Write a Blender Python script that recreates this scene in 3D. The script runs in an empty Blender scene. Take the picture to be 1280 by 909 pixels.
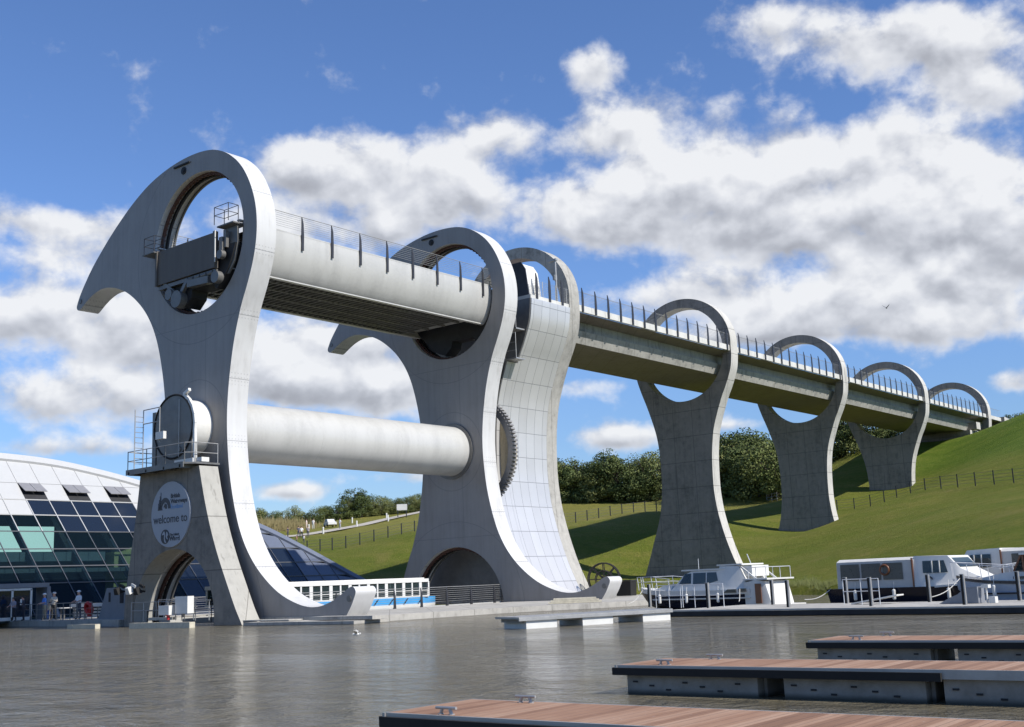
import bpy, bmesh, math, random
import numpy as np
from mathutils import Vector, Matrix
from mathutils.geometry import tessellate_polygon
R = math.radians
scene = bpy.context.scene
col = scene.collection
random.seed(7)

# ------------------------------------------------------------------ camera
CAM = Vector((55.959, -40.187, 1.6226))
cd = bpy.data.cameras.new('camera'); cam = bpy.data.objects.new('camera', cd); col.objects.link(cam)
cr = Vector((0.77419153, 0.63165183, -0.04053947)); cu = Vector((0.14832417, -0.1187846, 0.98177908)); cf = Vector((-0.61532709, 0.76609803, 0.18565127))
cam.matrix_world = Matrix(((cr.x, cu.x, -cf.x, CAM.x), (cr.y, cu.y, -cf.y, CAM.y), (cr.z, cu.z, -cf.z, CAM.z), (0, 0, 0, 1)))
cd.sensor_width = 36; cd.lens = 40.666; cd.clip_start = .1; cd.clip_end = 6000
scene.camera = cam

# ------------------------------------------------------------------ light and exposure
SUN_EL, SUN_AZ = 43.0, 86.0          # azimuth clockwise from +Y
SUN_STR, SKY_STR, EXPO = 5.0, 0.082, 0.25
sd = bpy.data.lights.new('sun', 'SUN'); sd.energy = SUN_STR; sd.angle = R(0.5); sd.color = (1, .965, .91)
sun = bpy.data.objects.new('sun', sd); col.objects.link(sun)
sdir = Vector((math.sin(R(SUN_AZ)) * math.cos(R(SUN_EL)), math.cos(R(SUN_AZ)) * math.cos(R(SUN_EL)), math.sin(R(SUN_EL))))
sun.rotation_euler = sdir.to_track_quat('Z', 'Y').to_euler()
scene.view_settings.view_transform = 'Standard'; scene.view_settings.look = 'None'
scene.view_settings.exposure = EXPO; scene.view_settings.gamma = 1
scene.view_settings.use_curve_mapping = False

# ------------------------------------------------------------------ node helper
class NT:
    def __init__(s, nt): s.nt = nt
    def n(s, typ, **kw):
        x = s.nt.nodes.new(typ)
        for k, v in kw.items():
            if k == 'i':
                for a, b in v.items():
                    if isinstance(b, bpy.types.NodeSocket): s.nt.links.new(b, x.inputs[a])
                    else: x.inputs[a].default_value = b
            else: setattr(x, k, v)
        return x
    def m(s, op, a, b=None, c=None, clamp=False):
        x = s.nt.nodes.new('ShaderNodeMath'); x.operation = op; x.use_clamp = clamp
        for i, v in enumerate((a, b, c)):
            if v is None: continue
            if isinstance(v, bpy.types.NodeSocket): s.nt.links.new(v, x.inputs[i])
            else: x.inputs[i].default_value = v
        return x.outputs[0]
    def mix(s, f, a, b):
        x = s.nt.nodes.new('ShaderNodeMix'); x.data_type = 'RGBA'
        for i, v in ((0, f), (6, a), (7, b)):
            if isinstance(v, bpy.types.NodeSocket): s.nt.links.new(v, x.inputs[i])
            else: x.inputs[i].default_value = v if i == 0 else (*v[:3], 1)
        return x.outputs[2]
    def ramp(s, f, stops, interp='LINEAR'):
        x = s.nt.nodes.new('ShaderNodeValToRGB'); x.color_ramp.interpolation = interp
        s.nt.links.new(f, x.inputs[0]); e = x.color_ramp.elements
        while len(e) < len(stops): e.new(.5)
        for k, (p, c) in zip(e, stops):
            k.position = p; k.color = (*c, 1) if isinstance(c, tuple) else (c, c, c, 1)
        return x.outputs[0]
    def smooth(s, v, a, b, o0=0, o1=1):
        x = s.nt.nodes.new('ShaderNodeMapRange'); x.interpolation_type = 'SMOOTHSTEP'; x.clamp = True
        s.nt.links.new(v, x.inputs[0])
        for i, q in ((1, a), (2, b), (3, o0), (4, o1)): x.inputs[i].default_value = q
        return x.outputs[0]
    def noise(s, vec, scale, detail=4, rough=.5, dist=0):
        x = s.nt.nodes.new('ShaderNodeTexNoise')
        if vec is not None: s.nt.links.new(vec, x.inputs['Vector'])
        x.inputs['Scale'].default_value = scale; x.inputs['Detail'].default_value = detail
        x.inputs['Roughness'].default_value = rough; x.inputs['Distortion'].default_value = dist
        return x.outputs[0]
    def link(s, a, b): s.nt.links.new(a, b)

# ------------------------------------------------------------------ world: sky and clouds by direction
w = bpy.data.worlds.new('World'); scene.world = w; w.use_nodes = True
w.node_tree.nodes.clear(); N = NT(w.node_tree)
out = N.n('ShaderNodeOutputWorld'); bg = N.n('ShaderNodeBackground'); bg.inputs[1].default_value = SKY_STR
N.link(bg.outputs[0], out.inputs[0])
sky = N.n('ShaderNodeTexSky', sky_type='NISHITA', sun_disc=False, sun_elevation=R(SUN_EL), sun_rotation=R(SUN_AZ), altitude=60, air_density=1.0, dust_density=.1, ozone_density=2.2)
tc = N.n('ShaderNodeTexCoord'); sep = N.n('ShaderNodeSeparateXYZ', i={0: tc.outputs['Generated']})
DEG = 180 / math.pi
az = N.m('MULTIPLY', N.m('ARCTAN2', sep.outputs[0], sep.outputs[1]), DEG)
el = N.m('MULTIPLY', N.m('ARCSINE', sep.outputs[2]), DEG)
ae = N.n('ShaderNodeCombineXYZ', i={0: az, 1: el, 2: 0.0}).outputs[0]
CLOUDS = [(-34.8,17.7,2.2,1.4,0.85),(-31.0,18.7,3.8,2.0,0.95),(-26.5,18.8,4.3,2.0,0.95),(-21.8,19.0,4.1,2.0,1),(-18.1,18.1,2.5,1.8,0.85),(-14.9,16.3,2.0,2.3,1),(-18.4,15.4,5.2,1.8,1),(-25.5,16.6,6.8,1.5,0.85),(-16.5,13.1,3.7,1.2,0.9),(-24.3,26.0,3.5,1.2,0.7),(-20.5,24.3,3.4,1.1,0.75),(-16.0,23.7,3.8,1.6,0.95),(-15.0,21.3,2.1,1.2,0.85),(-33.7,24.9,1.5,1.0,0.75),(-30.9,22.5,2.9,1.2,0.8),(-33.7,21.4,2.5,0.9,0.5),(-45.0,20.6,5.8,1.7,0.85),(-49.5,20.2,2.8,1.5,0.7),(-39.3,22.1,2.9,1.1,0.75),(-41.7,18.7,4.1,1.4,0.85),(-51.5,17.3,3.6,1.5,0.65),(-46.7,17.4,4.9,0.9,0.55),(-29.7,13.7,4.3,1.1,0.85),(-24.0,12.4,5.2,1.2,0.9),(-18.2,10.9,4.8,1.1,0.9),(-26.8,11.3,6.0,0.6,0.7),(-61.6,17.3,4.7,0.7,0.75),(-58.7,15.9,4.1,1.0,0.7),(-61.1,13.1,5.4,1.5,0.9),(-60.6,9.1,6.1,1.3,0.9),(-56.4,12.0,3.8,1.7,0.8),(-47.2,11.9,4.8,2.0,1),(-45.2,9.5,4.8,1.3,0.85),(-50.3,10.2,3.1,1.2,0.75),(-60.2,6.9,5.0,0.5,0.7),(-33.6,6.8,2.4,0.7,1),(-15.2,8.1,1.3,0.6,1),(-50.3,4.8,1.8,0.5,1),(-35.2,9.4,2.4,0.6,0.65),(-27.9,7.1,2.3,0.3,0.45),(-43.7,5.3,2.4,0.4,0.5),(-75,14,8,2.5,0.9),(-5,16,7,2.4,0.9),(0,10,8,2,0.9),(10,20,9,3,0.9),(-85,20,10,3,0.8)]
field = wsum = None
for (a, e, ra, re, s) in CLOUDS:
    v = N.n('ShaderNodeVectorMath', operation='MULTIPLY_ADD', i={0: ae, 1: (1 / ra, 1 / re, 0), 2: (-a / ra, -e / re, 0)}).outputs[0]
    d = N.n('ShaderNodeVectorMath', operation='DOT_PRODUCT', i={0: v, 1: v}).outputs['Value']
    g = N.m('MULTIPLY', N.m('EXPONENT', N.m('MULTIPLY', d, -.9)), s)
    vy = N.m('MULTIPLY', g, N.n('ShaderNodeSeparateXYZ', i={0: v}).outputs[1])
    field = g if field is None else N.m('ADD', field, g)
    wsum = vy if wsum is None else N.m('ADD', wsum, vy)
updown = N.m('DIVIDE', wsum, N.m('ADD', field, .05))          # + on cloud tops, - on cloud bases
field = N.m('MINIMUM', N.m('MULTIPLY', field, .9), .95)
def cnoise(sc, off, det, rough, dist=.1):
    p = N.n('ShaderNodeMapping', i={0: ae, 1: off, 3: (sc, sc * 1.25, 1)}).outputs[0]
    return N.noise(p, 1.0, det, rough, dist)
n0 = cnoise(.34, (0, 0, 3.1), 9, .52, .12); n1 = cnoise(.34, (.12, .34, 3.1), 3, .5, .12)
nf = cnoise(1.6, (1, 7, 2.1), 7, .6, .2)
dens = N.m('ADD', field, N.m('MULTIPLY', N.m('SUBTRACT', n0, .5), 1.65))
dens = N.m('ADD', dens, N.m('MULTIPLY', N.m('SUBTRACT', nf, .5), .30))
hide = N.smooth(el, -1, 2)
alpha = N.m('MULTIPLY', N.smooth(dens, .19, .76), hide)
slope = N.m('MULTIPLY', N.m('SUBTRACT', n0, n1), 1.9)
lit = N.m('ADD', N.m('ADD', slope, .72), N.m('MULTIPLY', N.m('SUBTRACT', nf, .5), .10))
lit = N.m('ADD', lit, N.m('MULTIPLY', N.smooth(updown, -.8, .45, -.50, .24), N.smooth(dens, .4, .9)))
ccol = N.ramp(lit, [(.0, (3.9, 4.0, 4.4)), (.30, (5.1, 5.3, 5.8)), (.62, (7.2, 7.4, 7.9)), (.92, (9.2, 9.3, 9.5))])
low = N.smooth(el, 0, 16, .74, 1.0)
tint = N.n('ShaderNodeVectorMath', operation='MULTIPLY', i={0: sky.outputs[0], 1: (1.0, 1.22, 1.62)}).outputs[0]
tint = N.n('ShaderNodeVectorMath', operation='SCALE', i={0: tint, 3: low}).outputs[0]
fin = N.mix(N.m('MULTIPLY', alpha, .95), tint, ccol)
N.link(fin, bg.inputs[0])

# ------------------------------------------------------------------ materials
def newmat(name):
    m = bpy.data.materials.new(name); m.use_nodes = True
    n = NT(m.node_tree); b = m.node_tree.nodes['Principled BSDF']
    return m, n, b
def objco(n, kind='Object'): return n.n('ShaderNodeTexCoord').outputs[kind]
def bump(n, b, h, strength=.3, dist=.02):
    x = n.n('ShaderNodeBump', i={'Height': h, 'Strength': strength, 'Distance': dist}); n.link(x.outputs[0], b.inputs['Normal']); return x
def paint(name, c, rough=.45, metal=0, var=.08, dirt=.0, scale=2.0, streak=False):
    m, n, b = newmat(name); co = objco(n)
    if streak: co2 = n.n('ShaderNodeMapping', i={0: co, 3: (1, 1, .12)}).outputs[0]
    else: co2 = co
    v = n.noise(co2, scale, 5, .6); v2 = n.noise(co, scale * 7, 3, .6)
    f = n.m('ADD', n.m('MULTIPLY', v, .75), n.m('MULTIPLY', v2, .25))
    lo = tuple(x * (1 - var * 2 - dirt) for x in c); hi = tuple(min(1, x * (1 + var)) for x in c)
    cc = n.ramp(f, [(.28, lo), (.55, c), (.75, hi)])
    n.link(cc, b.inputs['Base Color']); b.inputs['Roughness'].default_value = rough; b.inputs['Metallic'].default_value = metal
    n.link(n.m('ADD', n.m('MULTIPLY', v2, .2), rough - .1), b.inputs['Roughness'])
    return m
def line(n, v, period, width, offset=0.0):
    """1 inside a thin joint, repeated along v"""
    x = n.m('PINGPONG', n.m('ADD', v, offset), period / 2)
    return n.m('LESS_THAN', x, width / 2)
def concrete(name, c, px, pz, edge=None, stain=.5):
    m, n, b = newmat(name); co = objco(n); s = n.n('ShaderNodeSeparateXYZ', i={0: co})
    big = n.noise(co, .35, 4, .6); mid = n.noise(co, 2.2, 6, .65); fine = n.noise(co, 22, 3, .6)
    st = n.noise(n.n('ShaderNodeMapping', i={0: co, 3: (1.3, 1.3, .10)}).outputs[0], 1.6, 5, .6)
    f = n.m('ADD', n.m('ADD', n.m('MULTIPLY', big, .3), n.m('MULTIPLY', mid, .35)), n.m('ADD', n.m('MULTIPLY', fine, .12), n.m('MULTIPLY', st, .3)))
    base = n.ramp(f, [(.38, tuple(x * .5 for x in c)), (.52, c), (.68, tuple(min(1, x * 1.3) for x in c))])
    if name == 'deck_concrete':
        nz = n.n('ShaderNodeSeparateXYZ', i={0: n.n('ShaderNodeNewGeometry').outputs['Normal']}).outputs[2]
        base = n.mix(n.m('MULTIPLY', n.m('LESS_THAN', nz, -.8), .6), base, (.17, .125, .15))  # underside tinted darker and pinker to offset light bounced off the grass
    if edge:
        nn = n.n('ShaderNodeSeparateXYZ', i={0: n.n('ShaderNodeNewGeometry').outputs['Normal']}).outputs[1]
        side = n.m('LESS_THAN', n.m('ABSOLUTE', nn), .8)  # pale edges, dark broad faces: sunlit and shaded sides put into the colour
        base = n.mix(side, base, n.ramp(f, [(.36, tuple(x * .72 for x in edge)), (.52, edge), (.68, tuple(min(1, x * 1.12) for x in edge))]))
    xy = n.m('ADD', s.outputs[0], s.outputs[1])
    jl = n.m('MAXIMUM', line(n, s.outputs[2], pz, .05), line(n, xy, px, .05))
    base = n.mix(n.m('MULTIPLY', jl, .6), base, tuple(x * .3 for x in c))
    # dark run-off stains
    run = n.smooth(st, .58, .72)
    base = n.mix(n.m('MULTIPLY', run, stain), base, tuple(x * .35 for x in c))
    n.link(base, b.inputs['Base Color']); b.inputs['Roughness'].default_value = .85
    hh = n.m('SUBTRACT', n.m('ADD', n.m('MULTIPLY', fine, .3), n.m('MULTIPLY', mid, .6)), jl)
    bump(n, b, hh, .5, .03)
    return m
M = {}
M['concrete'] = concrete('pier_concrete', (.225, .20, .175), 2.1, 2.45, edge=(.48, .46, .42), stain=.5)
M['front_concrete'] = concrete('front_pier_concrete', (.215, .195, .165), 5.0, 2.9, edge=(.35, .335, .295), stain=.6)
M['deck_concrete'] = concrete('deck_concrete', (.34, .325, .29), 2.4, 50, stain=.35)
M['quay'] = concrete('quay_concrete', (.36, .34, .30), 3.1, 9, stain=.3)
M['white'] = paint('white_paint', (.66, .645, .60), .4, var=.04, dirt=.03)
M['gondola_white'] = paint('gondola_white', (.475, .465, .435), .35, var=.05, dirt=.10, scale=.9, streak=True)
M['parapet'] = paint('parapet_white', (.58, .565, .52), .6, var=.06, dirt=.1, scale=1.2, streak=True)
M['dark_steel'] = paint('dark_steel', (.045, .045, .05), .45, .3, var=.2)
M['grey_steel'] = paint('grey_steel', (.165, .16, .15), .45, .3, var=.12)
M['galv'] = paint('galvanised_steel', (.40, .39, .37), .45, .5, var=.12)
M['black'] = paint('black_rubber', (.012, .011, .010), .8, var=.2)
M['navy'] = paint('navy_hull', (.012, .014, .028), .2, var=.1)
M['blue'] = paint('blue_stripe', (.06, .33, .66), .3, var=.05)
M['paleblue'] = paint('pale_blue_hull', (.42, .50, .62), .3, var=.06)
M['red'] = paint('red_paint', (.45, .02, .02), .4)
M['brown'] = paint('varnished_wood', (.18, .07, .03), .35)
M['rust'] = paint('rusty_rail', (.11, .05, .035), .7, .2, var=.3, scale=9)
M['canvas'] = paint('cream_canvas', (.52, .505, .47), .8, var=.06, dirt=.05)
M['vinyl'] = paint('smoky_vinyl', (.085, .078, .065), .3, var=.2, scale=1)
M['nearblack'] = paint('dark_void_steel', (.02, .02, .022), .7, var=.3)
M['beige'] = paint('weathered_plywood', (.50, .43, .30), .8, var=.12, dirt=.2, scale=1.3, streak=True)
M['hutgrey'] = paint('hut_grey', (.20, .21, .23), .5, var=.06)
M['skin'] = paint('skin', (.50, .28, .20), .6, var=.04)
M['hair'] = paint('dark_hair', (.03, .02, .015), .7)
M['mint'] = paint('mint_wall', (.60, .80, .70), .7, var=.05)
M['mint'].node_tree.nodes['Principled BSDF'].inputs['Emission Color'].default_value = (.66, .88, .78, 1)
M['mint'].node_tree.nodes['Principled BSDF'].inputs['Emission Strength'].default_value = 1.5  # the wall itself glows, standing in for the lighting of the room
M['yellow'] = paint('ochre_wall', (.62, .56, .25), .7, var=.05)
M['interior'] = paint('interior_grey', (.13, .16, .165), .7, var=.1)
M['gravel'] = paint('gravel_path', (.42, .38, .31), .9, var=.15, scale=3)
M['timber'] = paint('weathered_timber', (.55, .50, .38), .8, var=.15, scale=5, streak=False)
M['bark'] = paint('bark', (.07, .055, .04), .9, var=.25, scale=6)
def cloth(c):
    k = 'cloth_%02x%02x%02x' % tuple(int(255 * x) for x in c)
    if k not in M: M[k] = paint(k, c, .85, var=.08, scale=8)
    return M[k]
# boat-lift arm: light grey paint with plate seams
def arm_mat():
    m, n, b = newmat('arm_paint'); co = objco(n); s = n.n('ShaderNodeSeparateXYZ', i={0: co})
    x, y, z = s.outputs
    def rad(cz):
        dz = n.m('SUBTRACT', z, cz); return n.m('SQRT', n.m('ADD', n.m('MULTIPLY', x, x), n.m('MULTIPLY', dz, dz)))
    def ring(cz, r0, wd=.045):
        return n.m('LESS_THAN', n.m('ABSOLUTE', n.m('SUBTRACT', rad(cz), r0)), wd / 2)
    geo = n.n('ShaderNodeNewGeometry'); ny = n.n('ShaderNodeSeparateXYZ', i={0: geo.outputs['Normal']}).outputs[1]
    face = n.m('GREATER_THAN', n.m('ABSOLUTE', ny), .9)
    l = n.m('MAXIMUM', ring(0, 2.85), n.m('MAXIMUM', ring(11.22, 6.15), ring(-11.22, 6.15)))
    l = n.m('MAXIMUM', l, n.m('LESS_THAN', n.m('ABSOLUTE', n.m('SUBTRACT', n.m('ABSOLUTE', z), 6.2)), .02))
    l = n.m('MAXIMUM', l, n.m('MULTIPLY', n.m('LESS_THAN', n.m('ABSOLUTE', n.m('SUBTRACT', x, .9)), .02), n.m('LESS_THAN', n.m('ABSOLUTE', z), 6.2)))
    l = n.m('MULTIPLY', l, face)
    side = n.m('MULTIPLY', line(n, z, 3.55, .045, 1.0), n.m('SUBTRACT', 1.0, face))
    # rows of bolt heads near the joints
    bolts = n.m('MULTIPLY', n.m('LESS_THAN', n.m('PINGPONG', z, .11), .035), n.m('LESS_THAN', n.m('PINGPONG', n.m('ADD', x, n.m('MULTIPLY', y, 1.0)), .11), .035))
    band = n.m('LESS_THAN', n.m('ABSOLUTE', n.m('SUBTRACT', n.m('ABSOLUTE', z), 4.4)), 1.1)
    cent = n.m('MAXIMUM', n.m('MULTIPLY', n.m('LESS_THAN', n.m('ABSOLUTE', x), .3), face), n.m('MULTIPLY', n.m('LESS_THAN', n.m('PINGPONG', n.m('ADD', z, 1.0), 1.775), .35), n.m('SUBTRACT', 1.0, face)))
    bolts = n.m('MULTIPLY', bolts, n.m('MULTIPLY', cent, n.m('MAXIMUM', band, n.m('SUBTRACT', 1.0, face))))
    v = n.noise(co, .5, 5, .6); st = n.noise(n.n('ShaderNodeMapping', i={0: co, 3: (2, 2, .15)}).outputs[0], 1.5, 4, .6)
    f = n.m('ADD', n.m('MULTIPLY', v, .5), n.m('MULTIPLY', st, .5))
    c = n.ramp(f, [(.3, (.43, .42, .395)), (.48, (.54, .53, .51)), (.7, (.59, .585, .565))])
    # broad faces darker than the edges: their shade is put into the colour
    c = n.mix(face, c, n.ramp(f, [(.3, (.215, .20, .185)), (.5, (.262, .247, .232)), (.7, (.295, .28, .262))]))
    c = n.mix(n.m('MULTIPLY', n.m('MAXIMUM', l, side), .5), c, (.12, .12, .13))
    c = n.mix(n.m('MULTIPLY', bolts, .35), c, (.2, .2, .2))
    n.link(c, b.inputs['Base Color']); b.inputs['Roughness'].default_value = .5
    bump(n, b, n.m('SUBTRACT', n.m('MULTIPLY', bolts, .5), n.m('MAXIMUM', l, side)), .4, .02)
    return m
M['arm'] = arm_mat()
def clad_mat():
    m, n, b = newmat('silver_cladding'); co = objco(n); s = n.n('ShaderNodeSeparateXYZ', i={0: co})
    x, y, z = s.outputs
    ln = n.m('MAXIMUM', line(n, z, 1.85, .035, .3), line(n, y, .98, .03, .1))
    cell = n.n('ShaderNodeCombineXYZ', i={0: n.m('FLOOR', n.m('DIVIDE', n.m('ADD', y, .1), .98)), 1: n.m('FLOOR', n.m('DIVIDE', n.m('ADD', z, .3), 1.85)), 2: 0.0}).outputs[0]
    wn = n.n('ShaderNodeTexWhiteNoise', i={0: cell}).outputs[0]
    v = n.noise(co, 1.2, 4, .6)
    f = n.m('ADD', n.m('MULTIPLY', wn, .5), n.m('MULTIPLY', v, .5))
    c = n.ramp(f, [(.2, (.54, .53, .52)), (.8, (.61, .60, .59))])
    c = n.mix(n.m('MULTIPLY', ln, .75), c, (.10, .10, .11))
    n.link(c, b.inputs['Base Color']); b.inputs['Metallic'].default_value = .35; b.inputs['Roughness'].default_value = .38
    bump(n, b, n.m('SUBTRACT', n.m('MULTIPLY', v, .1), ln), .3, .02)
    return m
M['clad'] = clad_mat()
def glass_mat(name, c, trans=.35, rough=.04):
    m, n, b = newmat(name); nt = m.node_tree
    o = nt.nodes['Material Output']
    b.inputs['Base Color'].default_value = (*c, 1); b.inputs['Roughness'].default_value = rough; b.inputs['Specular IOR Level'].default_value = .8
    t = n.n('ShaderNodeBsdfTransparent', i={0: (.62, .72, .74, 1)})
    mx = n.n('ShaderNodeMixShader', i={0: trans}); n.link(b.outputs[0], mx.inputs[1]); n.link(t.outputs[0], mx.inputs[2]); n.link(mx.outputs[0], o.inputs[0])
    return m
M['glass'] = glass_mat('facade_glass', (.015, .03, .04), .82)
M['darkglass'] = glass_mat('dark_glass', (.012, .018, .03), .08)
M['boatglass'] = glass_mat('boat_glass', (.03, .045, .05), .35)
M['slate'] = paint('slate_blue_panel', (.13, .15, .20), .45, .1, var=.06, scale=.6)
def wood_deck():
    m, n, b = newmat('red_deck_boards'); co = objco(n); s = n.n('ShaderNodeSeparateXYZ', i={0: co})
    x, y, z = s.outputs
    gap = n.m('LESS_THAN', n.m('PINGPONG', x, .0725), .005)
    cell = n.n('ShaderNodeCombineXYZ', i={0: n.m('FLOOR', n.m('DIVIDE', n.m('ADD', x, .0725), .145)), 1: 0.0, 2: 0.0}).outputs[0]
    wn = n.n('ShaderNodeTexWhiteNoise', i={0: cell}).outputs[0]
    g = n.noise(n.n('ShaderNodeMapping', i={0: co, 3: (14, 1.5, 1)}).outputs[0], 2, 5, .6)
    big = n.noise(co, .7, 4, .6)
    f = n.m('ADD', n.m('MULTIPLY', wn, .42), n.m('ADD', n.m('MULTIPLY', g, .3), n.m('MULTIPLY', big, .33)))
    c = n.ramp(f, [(.3, (.20, .100, .050)), (.5, (.29, .155, .085)), (.75, (.40, .25, .16))])
    c = n.mix(n.m('MULTIPLY', gap, .6), c, (.04, .02, .015))
    # pale scuffs and bird lime
    sp = n.smooth(n.noise(co, 26, 2, .5), .73, .76)
    c = n.mix(n.m('MULTIPLY', sp, .5), c, (.55, .5, .45))
    n.link(c, b.inputs['Base Color']); b.inputs['Roughness'].default_value = .6
    bump(n, b, n.m('SUBTRACT', n.m('MULTIPLY', g, .3), gap), .4, .01)
    return m
M['deckwood'] = wood_deck()
def float_mat():
    m, n, b = newmat('float_concrete'); co = objco(n); s = n.n('ShaderNodeSeparateXYZ', i={0: co})
    v = n.noise(co, 4, 6, .65); wl = n.smooth(s.outputs[2], .0, .09)
    c = n.ramp(v, [(.3, (.20, .185, .155)), (.6, (.29, .27, .235))])
    c = n.mix(wl, (.045, .045, .035), c)
    n.link(c, b.inputs['Base Color']); b.inputs['Roughness'].default_value = .7; bump(n, b, v, .3, .02)
    return m
M['float'] = float_mat()
def water_mat():
    m, n, b = newmat('basin_water'); co = objco(n)
    c1 = n.n('ShaderNodeMapping', i={0: co, 2: (0, 0, R(38)), 3: (1, 1.25, 1)}).outputs[0]
    a = n.noise(c1, 3.6, 4, .6, .3); c = n.noise(c1, 1.15, 5, .66, .5); sw = n.noise(c1, .35, 2, .5, .2)
    gust = n.smooth(n.noise(n.n('ShaderNodeMapping', i={0: co, 2: (0, 0, R(38)), 3: (.5, 1.4, 1)}).outputs[0], .10, 4, .6), .38, .62)
    hgt = n.m('ADD', n.m('ADD', n.m('MULTIPLY', a, .26), n.m('MULTIPLY', c, 1.0)), n.m('MULTIPLY', sw, .5))
    hgt = n.m('MULTIPLY', hgt, n.m('ADD', n.m('MULTIPLY', gust, .65), .35))
    b.inputs['Base Color'].default_value = (.13, .112, .074, 1); b.inputs['Roughness'].default_value = .10; b.inputs['IOR'].default_value = 1.33
    bump(n, b, hgt, 1.0, .36)
    return m
M['water'] = water_mat()
def grass_mat():
    m, n, b = newmat('lawn_grass'); co = objco(n); s = n.n('ShaderNodeSeparateXYZ', i={0: co})
    x, y, z = s.outputs
    big = n.noise(co, .035, 4, .6, .3); mid = n.noise(n.n('ShaderNodeMapping', i={0: co, 2: (0, 0, R(20)), 3: (.35, 1, 1)}).outputs[0], .35, 5, .65)
    fine = n.noise(co, 2.2, 6, .75)
    f = n.m('ADD', n.m('ADD', n.m('MULTIPLY', big, .30), n.m('MULTIPLY', mid, .32)), n.m('MULTIPLY', fine, .40))
    c = n.ramp(f, [(.34, (.088, .118, .014)), (.46, (.142, .166, .022)), (.56, (.205, .200, .040)), (.68, (.33, .27, .09))])
    # mown bands follow the contours
    mow = n.smooth(n.m('SINE', n.m('MULTIPLY', n.m('ADD', z, n.m('MULTIPLY', mid, 1.0)), 5.2)), -.5, .5)
    c = n.mix(n.m('MULTIPLY', mow, .32), c, (.13, .175, .015))
    # drier meadow on the higher field, lusher bank on the right hill
    dry = n.m('MULTIPLY', n.smooth(y, 62, 90), n.smooth(x, -8, -22)); dry = n.m('MULTIPLY', dry, n.smooth(fine, .2, .7, .5, 1))
    c = n.mix(n.m('MULTIPLY', dry, .62), c, (.26, .225, .06))
    scar = n.m('MULTIPLY', n.smooth(n.noise(co, .12, 4, .6, .5), .56, .68), n.smooth(y, 95, 30))
    c = n.mix(n.m('MULTIPLY', scar, .45), c, (.27, .215, .07))
    lush = n.m('MULTIPLY', n.smooth(z, 11.5, 15), n.smooth(x, -12, 4))
    lc = n.ramp(n.m('ADD', n.m('MULTIPLY', mid, .5), n.m('MULTIPLY', fine, .5)), [(.32, (.062, .115, .008)), (.5, (.105, .178, .014)), (.66, (.17, .215, .03))])
    c = n.mix(n.m('MULTIPLY', lush, .8), c, lc)
    n.link(c, b.inputs['Base Color']); b.inputs['Roughness'].default_value = .95; b.inputs['Specular IOR Level'].default_value = .15
    bump(n, b, n.m('ADD', n.m('MULTIPLY', fine, 1.0), n.noise(co, 9, 4, .75)), 1.0, .30)
    return m
M['grass'] = grass_mat()
def leaf_mat(name, c1, c2, c3):
    m, n, b = newmat(name); co = objco(n)
    oi = n.n('ShaderNodeObjectInfo').outputs['Random']
    v = n.noise(co, .9, 4, .6); v2 = n.noise(co, 5, 2, .6)
    f = n.m('ADD', n.m('ADD', n.m('MULTIPLY', v, .45), n.m('MULTIPLY', v2, .3)), n.m('MULTIPLY', oi, .38))
    c = n.ramp(f, [(.3, c1), (.5, c2), (.72, c3)])
    n.link(c, b.inputs['Base Color']); b.inputs['Roughness'].default_value = .7; b.inputs['Specular IOR Level'].default_value = .2
    return m
M['leaf'] = leaf_mat('leaves', (.06, .08, .022), (.11, .135, .038), (.19, .20, .07))
M['leafdark'] = leaf_mat('dark_leaves', (.04, .058, .018), (.075, .10, .03), (.13, .15, .05))
M['scrub'] = leaf_mat('tawny_scrub', (.12, .09, .035), (.21, .16, .07), (.30, .25, .12))

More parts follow.
